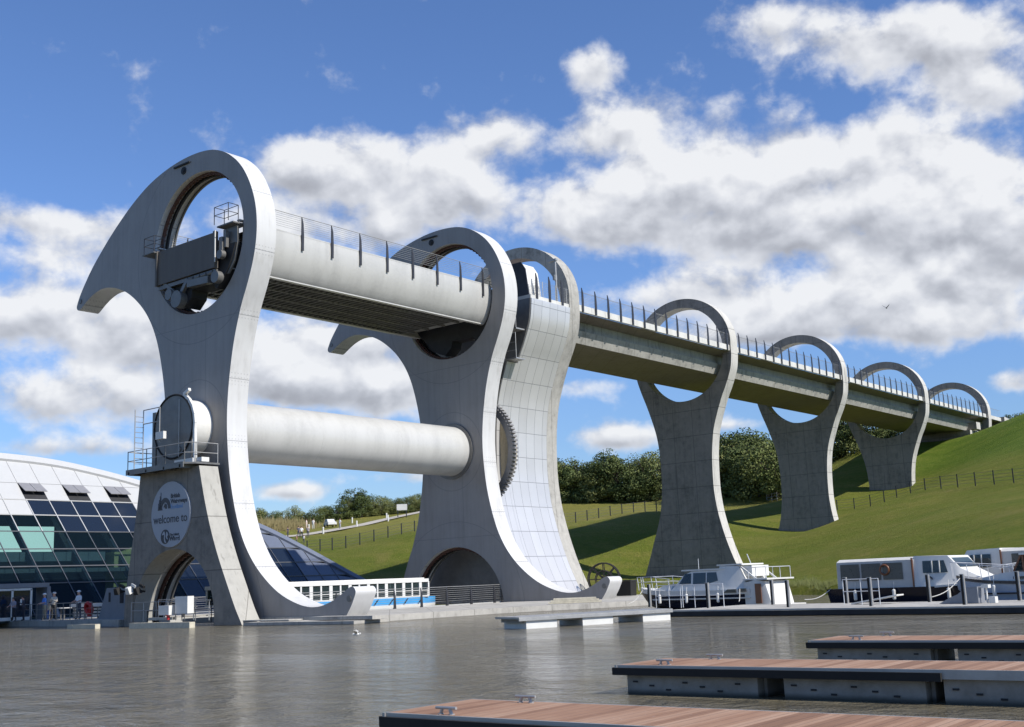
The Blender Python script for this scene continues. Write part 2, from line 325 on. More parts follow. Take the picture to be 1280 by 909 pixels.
# ------------------------------------------------------------------ mesh builder
class MB:
    def __init__(s): s.v = []; s.f = []; s.k = []; s.mi = 0
    def add(s, vs, fs):
        o = len(s.v); s.v += [tuple(v) for v in vs]; s.f += [tuple(i + o for i in f) for f in fs]; s.k += [s.mi] * len(fs); return s
    def box(s, c, d, rot=None, taper=None):
        x, y, z = (q / 2 for q in d); vs = [Vector((a * x, b * y, e * z)) for e in (-1, 1) for b in (-1, 1) for a in (-1, 1)]
        if taper: vs = [Vector((v.x * taper[0], v.y * taper[1], v.z)) if v.z > 0 else v for v in vs]
        if rot is not None:
            Rm = rot if isinstance(rot, Matrix) else Matrix.Rotation(rot, 3, 'Z'); vs = [Rm @ v for v in vs]
        c = Vector(c)
        return s.add([v + c for v in vs], [(0, 2, 3, 1), (4, 5, 7, 6), (0, 1, 5, 4), (2, 6, 7, 3), (0, 4, 6, 2), (1, 3, 7, 5)])
    def beam(s, a, b, wd, ht):
        a, b = Vector(a), Vector(b); d = b - a; L = d.length
        q = d.to_track_quat('Y', 'Z').to_matrix()
        return s.box((a + b) / 2, (wd, L, ht), q)
    def tube(s, a, b, r, n=8, r2=None, cap=True):
        a, b = Vector(a), Vector(b); r2 = r if r2 is None else r2
        q = (b - a).to_track_quat('Z', 'Y').to_matrix()
        A = [a + q @ Vector((r * math.cos(2 * math.pi * i / n), r * math.sin(2 * math.pi * i / n), 0)) for i in range(n)]
        B = [b + q @ Vector((r2 * math.cos(2 * math.pi * i / n), r2 * math.sin(2 * math.pi * i / n), 0)) for i in range(n)]
        s.add(A + B, [(i, (i + 1) % n, n + (i + 1) % n, n + i) for i in range(n)])
        if cap: s.add(A, [tuple(reversed(range(n)))]); s.add(B, [tuple(range(n))])
        return s
    def path(s, pts, r, n=6):
        for a, b in zip(pts, pts[1:]): s.tube(a, b, r, n)
        return s
    def quad(s, a, b, c, d): return s.add([a, b, c, d], [(0, 1, 2, 3)])
    def slab(s, p, nrm, t):
        """a polygon with thickness t along nrm"""
        p = [Vector(q) for q in p]; nn = Vector(nrm).normalized() * t; q = [v + nn for v in p]; n = len(p)
        s.add(p, [tuple(reversed(range(n)))]); s.add(q, [tuple(range(n))])
        return s.add(p + q, [(i, (i + 1) % n, n + (i + 1) % n, n + i) for i in range(n)])
    def prism(s, loops, y0, y1, fn=None):
        """loops of (x,z): the outline, then holes; extruded along Y"""
        fn = fn or (lambda x, y, z: (x, y, z))
        flat = [p for l in loops for p in l]
        tri = tessellate_polygon([[Vector((p[0], p[1], 0)) for p in l] for l in loops])
        for y, rev in ((y0, False), (y1, True)):
            vs = [fn(p[0], y, p[1]) for p in flat]
            s.add(vs, [tuple(reversed(t)) if rev else tuple(t) for t in tri])
        for l in loops:
            n = len(l); vs = [fn(p[0], y0, p[1]) for p in l] + [fn(p[0], y1, p[1]) for p in l]
            s.add(vs, [(i, (i + 1) % n, n + (i + 1) % n, n + i) for i in range(n)])
        return s
    def loft(s, rings, closed=True, caps=True):
        n = len(rings[0]); o = [v for r in rings for v in r]; fs = []
        for k in range(len(rings) - 1):
            for i in range(n if closed else n - 1):
                j = (i + 1) % n; fs.append((k * n + i, k * n + j, (k + 1) * n + j, (k + 1) * n + i))
        if caps: fs += [tuple(reversed(range(n))), tuple((len(rings) - 1) * n + i for i in range(n))]
        return s.add(o, fs)
    def ell(s, c, r, n=14, m=9):
        c = Vector(c); rings = []
        for j in range(1, m):
            t = math.pi * j / m
            rings.append([c + Vector((r[0] * math.sin(t) * math.cos(2 * math.pi * i / n), r[1] * math.sin(t) * math.sin(2 * math.pi * i / n), r[2] * math.cos(t))) for i in range(n)])
        return s.loft(rings)
    def torus(s, c, axis, R0, r, n=40, m=8, a0=0, a1=2 * math.pi):
        q = Vector(axis).to_track_quat('Z', 'Y').to_matrix(); c = Vector(c); full = abs(a1 - a0 - 2 * math.pi) < 1e-6
        rings = []
        for i in range(n if full else n + 1):
            t = a0 + (a1 - a0) * i / n
            rings.append([c + q @ Vector(((R0 + r * math.cos(2 * math.pi * j / m)) * math.cos(t), (R0 + r * math.cos(2 * math.pi * j / m)) * math.sin(t), r * math.sin(2 * math.pi * j / m))) for j in range(m)])
        if full: rings.append(rings[0])
        return s.loft(rings, True, not full)
    def obj(s, name, mats, parent=None, at=None, sharp=30, merge=False):
        me = bpy.data.meshes.new(name); me.from_pydata([tuple(v) for v in s.v], [], s.f); 
        if not isinstance(mats, (list, tuple)): mats = [mats]
        for m in mats: me.materials.append(m)
        me.polygons.foreach_set('material_index', s.k)
        bm = bmesh.new(); bm.from_mesh(me)
        if merge: bmesh.ops.remove_doubles(bm, verts=bm.verts, dist=1e-4)
        bmesh.ops.recalc_face_normals(bm, faces=bm.faces); bm.to_mesh(me); bm.free()
        me.polygons.foreach_set('use_smooth', [True] * len(me.polygons)); me.set_sharp_from_angle(angle=R(sharp)); me.update()
        o = bpy.data.objects.new(name, me); col.objects.link(o)
        if at is not None: o.location = at
        if parent is not None:
            o.parent = parent; root = parent
            acc = Vector(parent['_o']) if '_o' in parent else Vector((0, 0, 0))
            o.matrix_parent_inverse = Matrix.Translation(-acc)
        return o
def tag(o, label=None, cat=None, group=None, kind=None):
    if label: o['label'] = label
    if cat: o['category'] = cat
    if group: o['group'] = group
    if kind: o['kind'] = kind
    return o
def thing(name, label, cat, loc=(0, 0, 0), group=None, world=False):
    """an Empty at the thing's base; with world=True its parts are modelled in world coordinates"""
    o = bpy.data.objects.new(name, None); col.objects.link(o); o.location = loc; o.empty_display_size = .3
    if world: o['_o'] = tuple(loc)
    return tag(o, label, cat, group)
def dup(root, loc=None, rz=None, label=None, scale=None):
    kids = [o for o in ALLKIDS(root)]
    r = root.copy(); col.objects.link(r)
    if loc is not None: r.location = loc
    if rz is not None: r.rotation_euler = (0, 0, rz)
    if scale is not None: r.scale = (scale,) * 3 if not isinstance(scale, tuple) else scale
    if label: r['label'] = label
    for k in kids:
        c = k.copy(); col.objects.link(c); c.parent = r
        for g in ALLKIDS(k):
            d = g.copy(); col.objects.link(d); d.parent = c
    return r
def ALLKIDS(o): return [k for k in bpy.data.objects if k.parent == o]
def circle(r, cx=0, cz=0, n=96, rz=None, rev=False):
    rz = rz or r; l = [(cx + r * math.cos(2 * math.pi * i / n), cz + rz * math.sin(2 * math.pi * i / n)) for i in range(n)]
    return l[::-1] if rev else l
def catmull(P, k=5, closed=True):
    n = len(P); out = []
    for i in range(n if closed else n - 1):
        p = [P[(i + j) % n] if closed else P[min(max(i + j, 0), n - 1)] for j in (-1, 0, 1, 2)]
        for s_ in range(k):
            t = s_ / k
            out.append(tuple(.5 * (2 * p[1][d] + (p[2][d] - p[0][d]) * t + (2 * p[0][d] - 5 * p[1][d] + 4 * p[2][d] - p[3][d]) * t * t + (3 * p[1][d] - p[0][d] - 3 * p[2][d] + p[3][d]) * t ** 3) for d in range(len(P[0]))))
    if not closed: out.append(tuple(P[-1]))
    return out

ZA = 11.1; RC = 11.22; L = 22.13; TH = 1.4

# ------------------------------------------------------------------ terrain
TP = [(-6.1,56.6,1.5),(2.4,56.6,1.45),(-4.5,82.3,6.2),(1.8,82.3,6.05),(-3.9,108,11.7),(1.8,108,11.6),(0.4,133.7,18.6),(4.6,133.7,20.3),(-6,133.7,17.5),
(-12,69,6.1),(-20,82,9.3),(-15,57,3.5),(-22,67,7.3),(-12,28,1.0),(-15,27,1.1),(-27,30,1.5),(-14,40,1.5),(-32,38,3.2),(-5,40,1.0),
(-92.6,79.7,10.8),(-80.5,76.7,9.6),(-87.9,96.3,11.9),(-100,124.8,15.7),(-41,44,5.3),(-36,48,6.0),(-31,51.7,7.1),
(-67,125,15.3),(-48,127.7,14.4),(-28,73.7,8.4),(-19,80.5,9.4),(-22,110,11.0),(-19,112.7,11.3),(-10,112.5,14.0),(-8.7,119.5,16.2),
(1.9,118.8,16.2),(8,134,21.7),(14,117.4,19.6),(22,118,21.2),(2.7,82.3,7.2),(17.8,77.5,8.9),(25.7,70.9,8.6),(35.5,34.1,4.0),(38.7,23,1.5),(31,28.4,1.6),(24,48,4.6),(13.4,49.4,2.4),
(20.5,91.6,13.0),(10,95,11.2),(30,100,17.5),(-136,115,15.6),(-117,143,19),(-29.6,85,10.1),(-8,57,1.4),(10,42,0.6),(22.7,33,0.5),(60,60,7),(60,100,16),(60,140,22),(-4,128,19.3),(-11,129,19.3),(-18,132,18.2),(0,170,23.5),(30,170,23),(-60,180,19),(-150,180,20),(-60,60,7.5),(-60,20,2),(-110,40,5),(-45,20,.8),(60,20,3)]
TA = np.array(TP, float)
def _tps(P):
    d2 = ((P[:, None, :] - TA[None, :, :2] / 40) ** 2).sum(-1); return .5 * d2 * np.log(d2 + 1e-9)
_n = len(TA); _P = np.c_[np.ones(_n), TA[:, :2] / 40]
_W = np.linalg.solve(np.block([[_tps(TA[:, :2] / 40) + 2e-3 * np.eye(_n), _P], [_P.T, np.zeros((3, 3))]]), np.r_[TA[:, 2], 0, 0, 0])
def ground(X, Y):
    X = np.asarray(X, float); Y = np.asarray(Y, float)
    P = np.c_[np.clip(X, -170, 90).ravel(), np.clip(Y, 0, 200).ravel()] / 40
    return np.clip(_tps(P) @ _W[:-3] + _W[-3] + P @ _W[-2:], .35, 26).reshape(X.shape)
def gz(x, y): return float(ground([x], [y])[0])
# basin outline (water); land elsewhere
def inside_basin(X, Y):
    # right shore is a straight bank, left side is the quay
    return (Y < 49.4 - .775 * X - .0) & (X > -2 - 0) & (Y < 36) | (Y < -.3) & (Y > -400) & (X > -200)
xs = np.unique(np.r_[np.linspace(-2500, -170, 14), np.arange(-170, 90, 1.25), np.linspace(90, 2500, 14)])
ys = np.unique(np.r_[np.linspace(-2500, -12, 12), np.arange(-12, 175, 1.25), np.linspace(175, 4000, 16)])
GX, GY = np.meshgrid(xs, ys)
GZ = ground(GX, GY) + .12 * np.sin(GX * .23 + np.sin(GY * .17)) * np.sin(GY * .19) * (GY > 45)
shore = (49.4 - .775 * GX - GY) / math.sqrt(1 + .775 ** 2)       # >0: on the water side of the bank
wet = np.clip(shore * .55 + .15, 0, 1)
wet = np.where((GX < -24) & (GY > -.5), 0, wet)
wet = np.where((GX < 2) & (GX >= -24) & (GY > 24), 0, wet)
wet = np.where((GY < -14) & (GX > 62), 0, wet)
farland = (GY < -120) | (GX < -190) | (GX > 110)
wet = np.where((GY < -.5) & (GX < 60) & (GY > -100) & (GX > -180), 1, wet)
wet = np.where(farland, 0, wet)
GZ = GZ * (1 - wet) + (-2.2) * wet
GZ = np.where(shore > -1.2, np.minimum(GZ, np.clip(-shore * .45 + .05, -2.2, 6) + 0.0 * GZ) * (wet > 0) + GZ * (wet <= 0), GZ)
vs = np.c_[GX.ravel(), GY.ravel(), GZ.ravel()].tolist(); nx = len(xs); ny = len(ys)
fs = [(j * nx + i, j * nx + i + 1, (j + 1) * nx + i + 1, (j + 1) * nx + i) for j in range(ny - 1) for i in range(nx - 1)]
g = MB(); g.add(vs, fs); gobj = g.obj('ground', M['grass'], sharp=180); tag(gobj, kind='structure')
wt = MB(); wt.quad((-190, -130, 0), (120, -130, 0), (120, 60, 0), (-190, 60, 0)); tag(wt.obj('water', M['water']), kind='structure')

# path up the hill
pp = catmull([(-84.7, 70), (-84, 75), (-82, 79), (-83.5, 86), (-88.7, 97), (-94, 108), (-99.4, 122), (-103, 140)], 6, False)
pb = MB()
def strip(mb, pts, wd, dz, t=.0):
    Lf, Rt = [], []
    for i, p in enumerate(pts):
        a = Vector(pts[max(i - 1, 0)]); b = Vector(pts[min(i + 1, len(pts) - 1)]); d = (b - a).normalized(); nn = Vector((-d.y, d.x)) * wd / 2
        for q, Q in ((Vector(p) + nn, Lf), (Vector(p) - nn, Rt)): Q.append((q.x, q.y, gz(q.x, q.y) + dz))
    mb.loft([[a, b] for a, b in zip(Lf, Rt)], False, False)
strip(pb, [p[:2] for p in pp], 3.0, .16); tag(pb.obj('path', M['gravel'], sharp=180), kind='structure')

# ------------------------------------------------------------------ rotating wheel
half = [(-13.2,9.63),(-13.07,9.95),(-12.8,10.4),(-12.27,11.06),(-11.47,11.93),(-10.44,12.83),(-9.31,13.72),(-8.08,14.57),(-6.72,15.38),(-5.24,16.07),(-3.74,16.52),(-2.28,16.78),(-.95,16.88),(.3,16.84),(1.4,16.66),(2.4,16.28),(3.25,15.75),(4.0,15.08),(4.62,14.25),(5.1,13.3),(5.42,12.3),(5.55,11.2),(5.47,10.05),(5.18,8.9),(4.72,7.75),(4.22,6.7),(3.78,5.5),(3.42,4.2),(3.12,2.6),(2.96,1.2),(2.92,0),(2.98,-1.2),(3.12,-2.5),(3.35,-3.7),(3.7,-5),(4.12,-6.1),(4.68,-7.1),(5.4,-8),(6.26,-8.78),(7.28,-9.48),(8.3,-9.94),(9.4,-10.25),(10.4,-10.3),(11.3,-10.1),(12.05,-9.78),(12.6,-9.48),(12.88,-9.37),(13.08,-9.42)]
outline = catmull(half + [(-x, -z) for x, z in half], 4)
wheel = thing('boat_lift_wheel', 'giant rotating boat lift wheel with two beaked grey arms joined by a white axle', 'boat lift', (0, 0, 0), world=True)
ax = thing  # keep name short
HX, HZ = -1.45, 16.08
def arm(y):
    mb = MB(); mb.prism([outline, circle(4.36, 0, RC, rev=True), circle(4.36, 0, -RC, rev=True)], 0, TH)
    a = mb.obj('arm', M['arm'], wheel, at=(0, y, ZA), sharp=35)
    for cz in (RC, -RC):
        for yy, mat, r0, r1, t in ((.42, 'rust', 4.2, 4.38, .16), (.75, 'nearblack', 4.16, 4.38, .12), (1.28, 'grey_steel', 4.22, 4.38, .1)):
            q = MB(); n = 96; rings = []
            for i in range(n + 1):
                t_ = 2 * math.pi * i / n; c, s_ = math.cos(t_), math.sin(t_)
                rings.append([(r * c, yy + dy, cz + r * s_) for r, dy in ((r0, -t / 2), (r1, -t / 2), (r1, t / 2), (r0, t / 2))])
            q.loft(rings, True, False)
            if mat == 'rust':
                for i in range(72):
                    t_ = 2 * math.pi * i / 72; q.box((4.19 * math.cos(t_), yy, cz + 4.19 * math.sin(t_)), (.07, .2, .10), Matrix.Rotation(-t_, 3, 'Y'))
            o = q.obj('rim_rail', M[mat], None, sharp=35); o.parent = a
    # small lifting-eye hatches high on the face and on the rim
    q = MB(); q.tube((HX, -.05, HZ), (HX, .05, HZ), .24, 16); q.tube((HX, -.09, HZ), (HX, .0, HZ), .12, 12)
    q.box((HX - .15, -.05, HZ + .40), (1.6, .1, .09))
    o = q.obj('maintenance_hatch', M['nearblack'], None); o.parent = a
    for s_ in (1, -1):
        q = MB(); q.tube((-12.75 * s_, -.05, 9.95 * s_), (-12.75 * s_, .05, 9.95 * s_), .16, 16)
        o = q.obj('tip_pin', M['grey_steel'], None); o.parent = a
    return a
arm(0); arm(L)
q = MB(); q.tube((0, TH - .02, ZA), (0, L + .02, ZA), 1.78, 96); 
for y in (8.2, 15.2): q.torus((0, y, ZA), (0, 1, 0), 1.775, .012, 96, 6)
q.obj('axle', M['gondola_white'], wheel, sharp=40)
q = MB(); q.tube((0, L - .12, ZA), (0, L + .01, ZA), 2.02, 72); q.obj('hub_flange', M['grey_steel'], wheel)
q = MB(); q.tube((0, TH - .01, ZA), (0, TH + .12, ZA), 2.02, 72); q.obj('hub_flange', M['grey_steel'], wheel)
M['gearsteel'] = paint('gear_steel', (.24, .23, .22), .5, .2, var=.12)
# gear ring behind the far arm
q = MB(); q.prism([circle(3.95, 0, 0, 120), circle(3.5, 0, 0, 120, rev=True)], 0, .4)
for i in range(88):
    t_ = 2 * math.pi * i / 88; q.box((4.02 * math.cos(t_), .2, 4.02 * math.sin(t_)), (.26, .42, .15), Matrix.Rotation(-t_, 3, 'Y'))
q.obj('gear_ring', M['gearsteel'], wheel, at=(0, 24.25, ZA))
q = MB(); q.tube((0, L + TH, ZA), (0, 26.0, ZA), 1.7, 48); q.tube((0, 25.2, ZA), (0, 25.3, ZA), 3.5, 72); q.obj('drive_drum', M['beige'], wheel)

# ------------------------------------------------------------------ gondolas (water troughs hanging in the rings)
prof = [(4.06, .42), (4.08, -.1), (4.02, -.7), (3.88, -1.25), (3.66, -1.75), (3.42, -2.1), (3.22, -2.3)]
Y0, Y1 = .35, L + .45
def fin(mb, x, y, z0, z1, face=1, wv=.15):
    """tapered blade post: face=+1 leans outwards to +X"""
    th = .05; zt = z1
    prof_ = [(0, z0, wv * .8), (0, z0 + (zt - z0) * .45, wv), (0, z0 + (zt - z0) * .8, wv * .72), (-.06 * face, zt, wv * .16)]
    rings = []
    for dx, z, ww in prof_:
        rings.append([(x + face * .03 + dx - th / 2, y - ww, z), (x + face * .03 + dx + th / 2, y - ww, z), (x + face * .03 + dx + th / 2, y + ww, z), (x + face * .03 + dx - th / 2, y + ww, z)])
    mb.loft(rings)
def gondola(zc, label):
    t = thing('gondola', label, 'gondola', (0, 0, zc - 3), 'gondolas of the boat lift', world=True)
    q = MB(); pf = catmull(prof, 4, False)
    for s_ in (1, -1):
        o_ = [(s_ * x, z) for x, z in pf]; i_ = [(s_ * (x - .25), z) for x, z in pf][::-1]
        q.prism([o_ + i_], Y0, Y1 - .2)
    q.prism([[(-3.5, -1.62), (3.5, -1.62), (3.4, -1.75), (-3.4, -1.75)]], Y0, Y1 - .2)
    for s_ in (1, -1): q.box((s_ * 3.94, L / 2, .44), (.26, L + .1, .08)); q.box((s_ * 3.15, L / 2, -2.28), (.3, L + .1, .07))
    q.obj('hull', M['gondola_white'], t, at=(0, 0, zc), sharp=50)
    q = MB(); n = int((L - 2.9) / .46)
    for i in range(n):
        y = 1.75 + i * .46; q.box((0, y, -2.03), (6.3, .10, .42))
    for x in (-2.2, -.8, .8, 2.2): q.box((x, L / 2, -2.18), (.12, L - 2.6, .16))
    q.obj('underside_ribs', M['grey_steel'], t, at=(0, 0, zc))
    # end frames with bogies riding on the rim rails
    for ye, sg in ((.1, -1), (L + .85, 1)):
        q = MB(); ch = [(-3.85, -.9), (-3.85, -1.25), (-3.4, -2.0), (-2.75, -2.65)] + [(4.0 * math.sin(R(a)), -4.0 * math.cos(R(a))) for a in (-36, -28, -20, -12)] + [(-.2, -3.4), (-.1, -2.95), (1.9, -2.95), (2.2, -3.3)] + [(4.0 * math.sin(R(a)), -4.0 * math.cos(R(a))) for a in (36, 45, 54, 62)] + [(3.95, -.9)]
        q.prism([ch], ye - .35, ye + .75)
        q.obj('end_frame', M['nearblack'], t, at=(0, 0, zc))
        q = MB(); yf = ye + sg * .55
        q.box((-.35, yf - sg * .05, -2.35), (5.6, .22, .22)); q.box((.9, yf, -2.72), (2.0, .4, .42), Matrix.Rotation(R(3), 3, 'Y'))
        for k in range(4): q.tube((-.1 + k * .62, yf, -2.42), (.35 + k * .62, yf, -2.38), .14, 12)
        q.tube((-1.1, yf - .25, -3.4), (-1.1, yf + .3, -3.4), .52, 24); q.tube((-1.95, yf - .2, -2.95), (-1.95, yf + .2, -2.95), .34, 20)
        q.tube((2.55, yf - .2, -2.75), (2.55, yf + .2, -2.75), .36, 20); q.beam((-2.9, yf, -1.9), (-1.1, yf, -3.2), .16, .2); q.beam((-.2, yf, -2.3), (-1.1, yf, -3.3), .2, .24)
        q.tube((3.1, yf, -1.55), (3.1, yf + sg * .3, -1.55), .26, 16); q.box((2.95, yf, -.85), (.3, .2, .8)); q.box((3.25, yf + .1, -.6), (.16, .2, 1.0))
        q.obj('bogie', M['grey_steel'], t, at=(0, 0, zc))
        q = MB(); q.box((-.35, ye + sg * .62, -1.12), (5.75, .16, 2.1)); 
        for x in (-3.2, 2.5): q.box((x, ye + sg * .66, -1.12), (.16, .26, 2.2))
        q.obj('end_gate', M['gate'], t, at=(0, 0, zc))
        q = MB(); q.box((2.62, ye + sg * .78, -.95), (.05, .06, 1.9)); q.obj('seal_strip', M['white'], t, at=(0, 0, zc))
        q = MB()
        q.prism([[(2.7, .1), (3.98, .12), (4.02, -.8), (3.75, -1.9), (3.2, -2.6), (2.7, -2.6)]], ye + sg * .2 - .06, ye + sg * .2 + .06)
        q.box((3.35, ye + sg * .15, .22), (1.5, 1.0, .08)); q.obj('end_platform', M['grey_steel'], t, at=(0, 0, zc)); q = MB(); q.box((-3.75, ye + sg * .55, -.1), (1.2, .9, .06))
        q.obj('end_platform', M['grey_steel'], t, at=(0, 0, zc))
        for x0, x1, z0 in ((2.7, 4.0, .26), (-4.3, -3.25, -.07)):
            q = MB()
            for x in (x0, x1):
                for yy in (ye + sg * .55 - .35, ye + sg * .55 + .35): q.tube((x, yy, z0), (x, yy, z0 + 1.05), .025, 6)
            for z in (.55, 1.05):
                for yy in (ye + sg * .55 - .35, ye + sg * .55 + .35): q.tube((x0, yy, z0 + z), (x1, yy, z0 + z), .02, 6)
                for x in (x0, x1): q.tube((x, ye + sg * .55 - .35, z0 + z), (x, ye + sg * .55 + .35, z0 + z), .02, 6)
            q.obj('guard_rail', M['dark_steel'], t, at=(0, 0, zc))
    q = MB()
    for s_ in (1, -1):
        for k in range(7): q.tube((s_ * 4.08, .9, .72 + k * .13), (s_ * 4.08, L, .72 + k * .13), .011, 5)
        q.tube((s_ * 4.08, .9, 1.62), (s_ * 4.08, L, 1.62), .02, 6)
    q.obj('wire_railing', M['galv'], t, at=(0, 0, zc))
    for s_ in (1, -1):
        for k in range(9):
            q = MB(); fin(q, 4.1 * s_, 2.2 + k * 2.4, -.5, 1.62, s_, .10); q.obj('railing_post', M['dark_steel'], t, at=(0, 0, zc), sharp=40)
    q = MB(); q.quad((-3.8, Y0, -.15), (3.8, Y0, -.15), (3.8, Y1 - .2, -.15), (-3.8, Y1 - .2, -.15)); q.obj('trough_water', M['water'], t, at=(0, 0, zc))
    return t
M['gate'] = paint('weathered_gate', (.115, .10, .085), .6, .1, var=.12, dirt=.1, scale=1.2, streak=True)
gondola(ZA + RC, 'upper white gondola held high in the rings of the boat lift')
gondola(ZA - RC, 'lower white gondola at water level with the blue tour boat inside')
# a blue banner hangs on nothing here: small blue boat roof edge seen over the upper gondola
# ------------------------------------------------------------------ front support pier
PY0, PY1 = -1.7, -.45
pier = thing('support_pier', 'concrete support pier with a round welcome sign standing in front of the near wheel arm', 'pier', (0, -1, 0), world=True)
pl = [(-2.86, 8.62), (-3.0, 7.6), (-3.22, 6.3), (-3.5, 4.9), (-3.8, 3.4), (-4.05, 2.2), (-4.2, 1.0), (-4.3, -1.5)]
pr = [(7.3, -1.5), (6.5, 0), (5.95, .85), (5.22, 2.17), (4.5, 3.53), (3.93, 4.79), (3.45, 6.07), (3.05, 7.37), (2.72, 8.62)]
arch = [(.43 + 3.72 * math.cos(R(a)), .45 + 3.74 * math.sin(R(a))) for a in np.linspace(0, 180, 40)]
poly = catmull(pr, 4, False) + catmull(pl, 4, False)[:-1] + [(-4.3, -1.5), (-3.29, -1.5)] + arch[::-1] + [(4.15, -1.5)]
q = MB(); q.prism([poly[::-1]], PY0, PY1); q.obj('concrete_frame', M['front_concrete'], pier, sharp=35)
q = MB(); q.slab([(-3.2, -2.4, 8.72), (2.3, -2.4, 8.72), (2.75, -1.9, 8.72), (2.75, -.35, 8.72), (-3.2, -.35, 8.72)], (0, 0, 1), .1)
for x in (-2.9, -1.2, .5, 2.0): q.box((x, -1.5, 8.62), (.12, 1.9, .2))
q.box((-.45, -2.42, 8.7), (5.5, .06, .3))
q.obj('platform', M['grey_steel'], pier)
q = MB(); q.box((1.7, -1.95, 8.94), (1.7, .1, .22)); q.box((2.0, -1.2, 9.0), (1.2, .5, .25)); q.obj('cable_tray', M['white'], pier)
q = MB()
rl = [(-3.15, -.4), (-3.15, -2.35), (-1.3, -2.35), (.5, -2.35), (2.3, -2.35), (2.7, -1.9), (2.7, -.45)]
for a, b in zip(rl, rl[1:]):
    n = max(1, round(math.dist(a, b) / 1.3))
    for i in range(n + 1):
        x, y = (a[0] + (b[0] - a[0]) * i / n, a[1] + (b[1] - a[1]) * i / n); q.tube((x, y, 8.8), (x, y, 9.92), .026, 6)
    for z in (9.35, 9.9): q.tube((*a, z), (*b, z), .024, 6)
q.obj('guard_rail', M['galv'], pier)
q = MB(); q.tube((0, -1.38, ZA), (0, .04, ZA), 1.6, 72); q.obj('bearing_drum', M['white'], pier)
q = MB(); q.tube((0, -1.5, ZA), (0, -1.36, ZA), 1.84, 72); q.box((0, -1.43, 9.7), (3.2, .1, 1.4)); q.tube((.6, -1.56, 9.75), (.6, -1.48, 9.75), .16, 14)
q.box((-1.95, -1.3, 10.5), (.35, .3, 3.3)); q.obj('bearing_cover', M['armface'] if 'armface' in M else M['grey_steel'], pier)
q = MB(); q.torus((0, -1.5, ZA), (0, 1, 0), 1.82, .06, 72, 8); q.obj('cover_seal', M['black'], pier)
q = MB(); pts = [(1.5, -1.5, 13.05)] + [(1.98 * math.cos(R(a)), -1.45, ZA + 1.98 * math.sin(R(a))) for a in (62, 45, 30, 15, 0, -10)] + [(2.0, -1.45, 8.9)]
for a, b in zip(pts, pts[1:]): q.beam(a, b, .16, .16)
q.obj('cable_duct', M['white'], pier)
q = MB()
for y in (-2.2, -2.75):
    q.tube((-1.9, y, 8.8), (-1.9, y, 12.2), .03, 6)
for z in np.arange(9.1, 12.1, .3): q.tube((-1.9, -2.75, z), (-1.9, -2.2, z), .018, 5)
q.tube((-1.9, -2.2, 12.2), (-.3, -2.2, 12.2), .03, 6); q.tube((-.3, -2.2, 12.2), (-.3, -2.2, 10.2), .03, 6); q.tube((-1.9, -2.2, 11.4), (-.3, -2.2, 11.4), .03, 6)
q.tube((.6, -1.55, 9.3), (.6, -1.55, 12.6), .02, 6)
q.obj('access_ladder', M['galv'], pier)
q = MB(); q.box((-.1, -2.25, 10.55), (.75, .2, .42)); q.obj('lamp_box', M['white'], pier)
# sign
SX, SZ = .25, 6.12
M['signface'] = paint('sign_grey', (.34, .36, .39), .5, var=.03)
M['signtext'] = paint('sign_text', (.045, .045, .05), .5)
M['signblue'] = paint('sign_blue', (.16, .30, .52), .5)
q = MB(); q.tube((SX, -1.70, SZ), (SX, -1.79, SZ), 1.82, 72); sign = q.obj('welcome_sign', M['signface'], pier)
def text(s_, x, z, size, mat, parent, y=-1.80, align='LEFT', bold=.0, name='lettering'):
    cu_ = bpy.data.curves.new('t', 'FONT'); cu_.body = s_; cu_.size = size; cu_.align_x = align; cu_.align_y = 'CENTER'; cu_.extrude = .004; cu_.offset = bold
    t_ = bpy.data.objects.new('t', cu_); col.objects.link(t_)
    dg = bpy.context.evaluated_depsgraph_get(); me = bpy.data.meshes.new_from_object(t_.evaluated_get(dg)); bpy.data.objects.remove(t_)
    me.materials.clear(); me.materials.append(mat)
    me.transform(Matrix.Translation((x, y, z)) @ Matrix.Rotation(R(90), 4, 'X'))
    o = bpy.data.objects.new(name, me); col.objects.link(o); o.parent = parent
    return o
def sgn(o): o.matrix_parent_inverse = Matrix.Translation(-Vector((0, -1, 0))) ; return o
# sign is already placed through the pier empty; its children use the same offset
def ontosign(o): o.parent = sign; return o
ontosign(text('welcome to', SX, 5.86, .66, M['signtext'], sign, align='CENTER', bold=.004))
ontosign(text('British', SX + .02, 7.12, .33, M['signtext'], sign, bold=.010)); ontosign(text('Waterways', SX + .02, 6.82, .33, M['signtext'], sign, bold=.010))
ontosign(text('Scotland', SX + .02, 6.52, .33, M['signblue'], sign, bold=.006))
ontosign(text('The Falkirk', SX - .02, 4.98, .19, M['signtext'], sign, bold=.004)); ontosign(text('Wheel', SX - .02, 4.76, .34, M['signtext'], sign, bold=.012))
q = MB()   # bridge over reeds emblem
a_ = [(.52 * math.cos(R(a)), .62 * math.sin(R(a))) for a in np.linspace(0, 180, 24)]; b_ = [(.30 * math.cos(R(a)), .36 * math.sin(R(a))) for a in np.linspace(180, 0, 24)]
q.prism([[(SX - .50 + x, 6.45 + z) for x, z in a_ + b_]], -1.81, -1.79)
q.prism([[(SX - .50 + x, 6.45 + z) for x, z in [(.05, 0), (.16, 0), (.16, .24), (-.02, .30), (-.14, .10), (-.06, .10)]]], -1.81, -1.79)
for k in range(4): q.box((SX - 1.13 + k * .075, -1.80, 6.62 + .10 * k), (.03, .02, .34 + .2 * k))
q.box((SX - .98, -1.80, 6.42), (.42, .02, .06)); ontosign(q.obj('bridge_emblem', M['signtext']))
q = MB(); q.tube((SX - .45, -1.79, 4.9), (SX - .45, -1.81, 4.9), .40, 40); ontosign(q.obj('wheel_emblem', M['signtext']))
